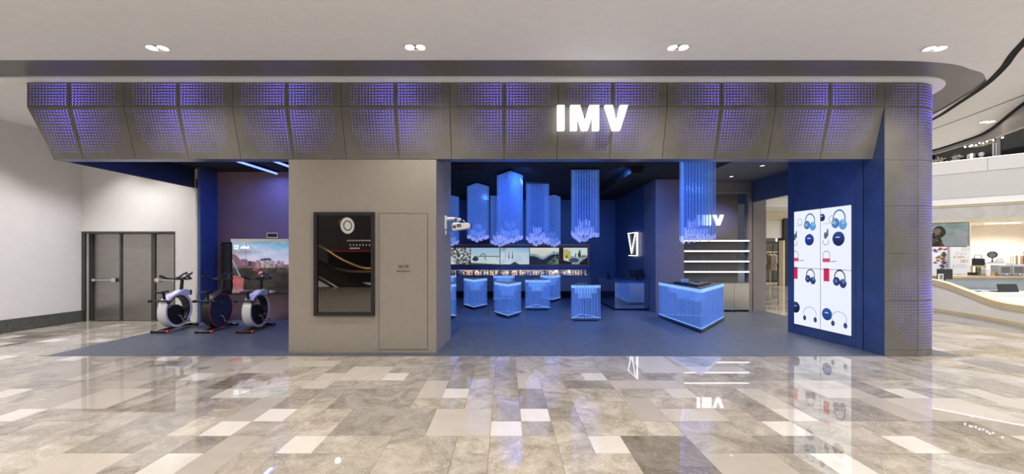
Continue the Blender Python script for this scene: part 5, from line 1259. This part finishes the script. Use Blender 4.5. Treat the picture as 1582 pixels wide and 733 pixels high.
for px0, px1, off, lb, zz in ((1557, 1582, 2.3, 'right', 1.72), (1507, 1517, 2.6, 'left', 1.45)):
    pA, pB = spt(px0, off), spt(px1, off); Lr = (pB-pA).length
    r = thing('clothes_rack', 'chrome clothes rack at the %s side of the cream shop' % lb, 'rack', (pA.x, pA.y, 0), math.atan2(sd.y, sd.x))
    MB().tube([(0, 0, 0.02), (0, 0, zz), (Lr, 0, zz), (Lr, 0, 0.02)], 0.02, 8).build('rail', M['chrome'], r)
    for xx in (0, Lr): MB().tube([(xx, -0.25, 0.02), (xx, 0.25, 0.02)], 0.02, 8).build('rack_foot', M['chrome'], r)
    n = 7 if lb == 'right' else 4
    for k in range(n):
        q = pA+sd*(Lr*(k+0.5)/n); kk = (0, 4, 0, 3, 0, 2, 5)[k] if lb == 'right' else (1, 5, 1, 3)[k]
        gg = thing('garment', ('pale', 'dark', 'rust', 'brown', 'tan', 'green-black')[kk]+' garment hanging on the %s rack, number %s from its left end' % (lb, ('one', 'two', 'three', 'four', 'five', 'six', 'seven')[k]), 'garment', (q.x, q.y, zz-0.11), math.atan2(sd.y, sd.x)+0.06*(k % 3-1), 'garments on the %s rack' % lb)
        link('garment_body', gm_[kk], gg); link('hook', hk, gg)
pm_ = spt(1533, 1.3); zmir = EYE-(394-VY)*pm_.y/FPX
tb = shop('shop_table', 'white display table with tan top in the cream shop', 'table', 1538, 1.3)
B(-0.4, 0.4, -0.3, 0.3, 1.12, 1.2).build('table_top', M['white_paint'], tb, smooth=False); B(-0.38, 0.38, -0.28, 0.28, 0.55, 0.6).build('table_shelf', M['wood'], tb, smooth=False)
for xx in (-0.35, 0.35):
    for yy in (-0.24, 0.24): B(xx-0.03, xx+0.03, yy-0.03, yy+0.03, 0, 1.12).build('leg', M['white_paint'], tb, smooth=False)
mr = thing('round_mirror', 'round dark rimmed hat mirror standing on the shop table', 'mirror', (pm_.x, pm_.y, 1.201), math.atan2(sd.y, sd.x))
rm = zmir-1.2
MB().lathe([(0.14, 0), (0.14, 0.02), (0.03, 0.03), (0.02, rm-0.15)], n=16).build('mirror_stand', M['black'], mr)
mbm = MB()
for k in range(28):
    a0, a1 = 2*PI*k/28, 2*PI*(k+1)/28
    mbm.extr([(0.125*math.cos(a0), -0.03, rm+0.125*math.sin(a0)), (0.125*math.cos(a1), -0.03, rm+0.125*math.sin(a1)), (0.17*math.cos(a1), -0.03, rm+0.17*math.sin(a1)), (0.17*math.cos(a0), -0.03, rm+0.17*math.sin(a0))], (0, 0.05, 0))
mbm.build('mirror_rim', M['black'], mr); MB().lathe([(0.0, 0.0), (0.125, 0.0), (0.125, 0.01)], c=(0, 0, rm), axis='y', n=28).build('mirror_glass', M['chrome'], mr)
for px, off, lb, w, h in ((1511, 0.6, 'dark bag pile on the low table at the left of the cream shop', 0.20, 0.35), (1545, 1.2, 'white stacked boxes at the right of the mirror', 0.12, 0.14)):
    p = spt(px, off); zz = 1.201 if 'boxes' in lb else 1.05
    if zz < 1.1:
        t3 = shop('low_table', 'low wooden table at the left of the cream shop', 'table', 1511, off); B(-0.25, 0.25, -0.2, 0.2, 1.0, 1.05).build('table_top', M['wood'], t3, smooth=False)
        for xx in (-0.2, 0.2): B(xx-0.03, xx+0.03, -0.18, 0.18, 0, 1.0).build('leg', M['wood'], t3, smooth=False)
    g = thing('bag' if 'bag' in lb else 'box', lb, 'bag' if 'bag' in lb else 'box', (p.x, p.y, zz), math.atan2(sd.y, sd.x)); m = M['black'] if 'bag' in lb else M['white_plastic']
    B(-w, w, -0.15, 0.15, 0, h).build('body', m, g, smooth=False, bevel=0.03)
    if 'bag' in lb: MB().tube([(-0.12, 0, h), (-0.1, 0, h+0.16), (0.1, 0, h+0.16), (0.12, 0, h)], 0.018, 8).build('handle', M['black'], g)
    else: B(-w*0.8, w*0.8, -0.12, 0.12, h, h+0.08).build('upper_box', m, g, smooth=False, bevel=0.01)
for k in range(6):
    p = spt(1527+k*9, 2.0+0.5*(k % 2)); g = thing('shop_lamp', 'bright round lamp in the cream shop ceiling', 'light', (p.x, p.y, h1-0.042), 0, 'lamps in the cream shop ceiling')
    MB().lathe([(0.0, -0.02), (0.10, -0.02), (0.13, 0.0)], n=16).build('lens', M['lamp'], g); MB().lathe([(0.13, 0.0), (0.13, -0.01), (0.16, -0.01), (0.16, 0.0)], n=16, caps=False).build('ring', M['white_plastic'], g)
    spot('shop_lamp_light', (p.x, p.y, h1-0.08), 250, (1, 0.965, 0.91), math.radians(160), 0.8)

# ---- the dark shop seen through the side doorway
YG = 19.0
gx0, gx1 = at(1172, 0, YG).x, at(1250, 0, YG).x
struct(B(gx0-1.5, gx1+0.6, YG, YG+0.3, at(0, 368, YG).z, 4.0).build('wall_gap_head', M['cream'], smooth=False))
struct(B(gx0-1.5, gx1+0.6, YG-0.08, YG, at(0, 340, YG).z, at(0, 329, YG).z).build('trim_13', M['gold'], smooth=False))
struct(B(gx0-1.5, gx1+0.6, YG+3.2, YG+3.4, 0, 4.0).build('wall_gap_back', M['steel_dark'], smooth=False))
struct(B(at(1208, 0, YG).x, at(1217, 0, YG).x, YG-0.15, YG+0.3, 0, at(0, 338, YG).z).build('wall_gap_post', M['black'], smooth=False))
struct(B(at(1205.5, 0, YG).x, at(1208, 0, YG).x, YG-0.2, YG+0.1, 0, at(0, 372, YG).z).build('trim_14', M['gold'], smooth=False))
g = thing('clothes_stand', 'pale draped clothes stand seen through the side doorway', 'rack', (at(1190, 0, YG+0.8).x, YG+0.8, 0))
MB().tube([(0, 0, 0), (0, 0, 1.7)], 0.025, 8).tube([(-0.45, 0, 1.7), (0.45, 0, 1.7)], 0.02, 8).build('stand', M['gold'], g); MB().lathe([(0.25, 0), (0.25, 0.03), (0.03, 0.05)], n=18).build('stand_foot', M['gold'], g)
for k in range(5):
    q = thing('garment', ('cream', 'brown', 'tan', 'grey', 'black')[k]+' garment on the stand seen through the side doorway', 'garment', (g.location.x-0.36+0.18*k, YG+0.8, 1.6), 0.4*(k % 2), 'garments on the doorway stand')
    link('garment_body', gm_[(0, 3, 4, 0, 1)[k]], q); link('hook', hk, q)
g = thing('cabinet', 'tall dark panelled cabinet at the back of the doorway shop', 'cabinet', (at(1190, 0, YG+2.6).x, YG+2.6, 0))
B(-1.0, 1.0, -0.2, 0.2, 0, 2.3).build('cabinet_body', M['black'], g, smooth=False)
for k in range(4): B(-0.96+k*0.49, -0.52+k*0.49, -0.215, -0.199, 0.1, 2.2).build('cabinet_door', M['steel_dark'], g, smooth=False, bevel=0.004)

# ================================================================== BEHIND THE CAMERA, SEEN IN THE DARK GLASS
def mir(px, py, D):                    # a point that the pier glass shows at px,py; D = how far behind the glass plane it stands
    Yv = YP-0.022+D; p = at(px, py, Yv); return Vector((p.x, YP-0.022-D, p.z))
D1 = 12.0
es = thing('escalator', 'escalator with two glowing bronze handrails reflected in the dark glass', 'escalator', (-7, YP-D1, 0))
el = Vector(es.location)
M['handrail'] = mat('bronze_handrail', (0.50, 0.30, 0.15), 0.3, 0.6)
def curve(pts, D): 
    c, zz = sm([(q.x, q.z) for q in [mir(a, b, D) for a, b in pts]], [0]*len(pts), 5)
    return [Vector((x, YP-0.022-D, z))-el for x, z in c]
up_ = [(470, 368), (492, 380), (507, 388), (522, 398), (538, 406), (553, 412), (565, 415), (580, 415), (600, 414)]
lw_ = [(470, 398), (492, 406), (507, 411), (522, 416), (538, 419), (553, 420), (580, 420), (600, 420)]
MB().tube(curve(up_, D1), 0.055, 8).build('handrail', M['handrail'], es); MB().tube(curve(lw_, D1+1.1), 0.05, 8).build('handrail', M['handrail'], es)
u3 = curve([(470, 420), (492, 428), (507, 436), (520, 444), (538, 452), (560, 457), (600, 458)], D1); 
MB().tube(u3, 0.05, 8).build('skirt_rail', M['chrome'], es)
cu = curve(up_, D1)
pan = MB()
for i in range(len(cu)-1): pan.faces([cu[i]+Vector((0, 0.01, -0.08)), cu[i+1]+Vector((0, 0.01, -0.08)), (cu[i+1].x, cu[i+1].y+0.01, cu[i+1].z-0.9), (cu[i].x, cu[i].y+0.01, cu[i].z-0.9)], [(0,1,2,3)])
pan.build('glass_panel', gp, es, recalc=False)
truss = MB()
for i in range(len(cu)-1): truss.extr([(cu[i].x, cu[i].y, cu[i].z-0.95), (cu[i+1].x, cu[i+1].y, cu[i+1].z-0.95), (cu[i+1].x, cu[i+1].y, max(-el.z+0.0, cu[i+1].z-1.7)), (cu[i].x, cu[i].y, max(0.0, cu[i].z-1.7))], (0, -1.1, 0))
truss.build('truss', M['steel_dark'], es, smooth=False)
c = mir(534, 349, 9.0); g = thing('round_sign', 'round glowing white sign reflected in the dark glass', 'sign', tuple(c), math.radians(-62))
MB().lathe([(0.36, 0.0), (0.36, 0.10), (0.32, 0.11)], axis='y', n=32).build('light_box', M['steel_dark'], g)
MB().lathe([(0.0, 0.0), (0.33, 0.0), (0.33, 0.02)], c=(0, 0.095, 0), axis='y', n=32).build('sign_face', M['sign_white'], g)
ring_ = MB()
for k in range(28):
    a0, a1 = 2*PI*k/28, 2*PI*(k+1)/28
    ring_.extr([(r_*math.cos(a), 0.116, r_*math.sin(a)) for r_, a in ((0.17, a0), (0.17, a1), (0.21, a1), (0.21, a0))], (0, 0.01, 0))
ring_.build('mark', M['black'], g, smooth=False)
MB().tube([(0, 0.05, 0.36), (0, 0.05, ZC-c.z)], 0.02, 8).build('hanger', M['steel_dark'], g)
# the dark shop across the concourse, with a red shelf edge and strings of small lamps
a, b = mir(530, 388, 15.0), mir(600, 388, 15.0)
struct(B(-30, 22, -10.4, -10.0, -0.02, 7.0).build('wall_front', mat('far_front', (0.10, 0.095, 0.09), 0.5), smooth=False))
g = thing('shop_shelf', 'dark shop shelf with a red edge reflected in the dark glass', 'shelf', ((a.x+b.x)/2, a.y, 0))
B(-2.0, 2.0, -0.3, 0.3, 0, a.z-0.04).build('shelf_body', M['black'], g, smooth=False); B(-2.02, 2.02, -0.32, 0.32, a.z-0.04, a.z).build('red_edge', glow('red_edge_light', (1.0, 0.05, 0.06), 0.8), g, smooth=False)
for px, py, w in ((548, 372, 0.8), (556, 379, 1.1), (568, 372, 0.7), (548, 384, 0.5)):
    c = mir(px, py, 15.3); g = thing('string_light', 'row of small warm lamps reflected in the dark glass', 'light', tuple(c), 0, 'lamp rows reflected in the glass')
    B(-w/2, w/2, -0.05, -0.02, 0.05, 0.09).build('bar', M['steel_dark'], g, smooth=False)
    for k in range(7): MB().lathe([(0.0, -0.04), (0.04, 0.0), (0.0, 0.05)], c=(-w/2+w*k/6, 0, 0), n=8).build('bulb', M['shelf_light'], g)
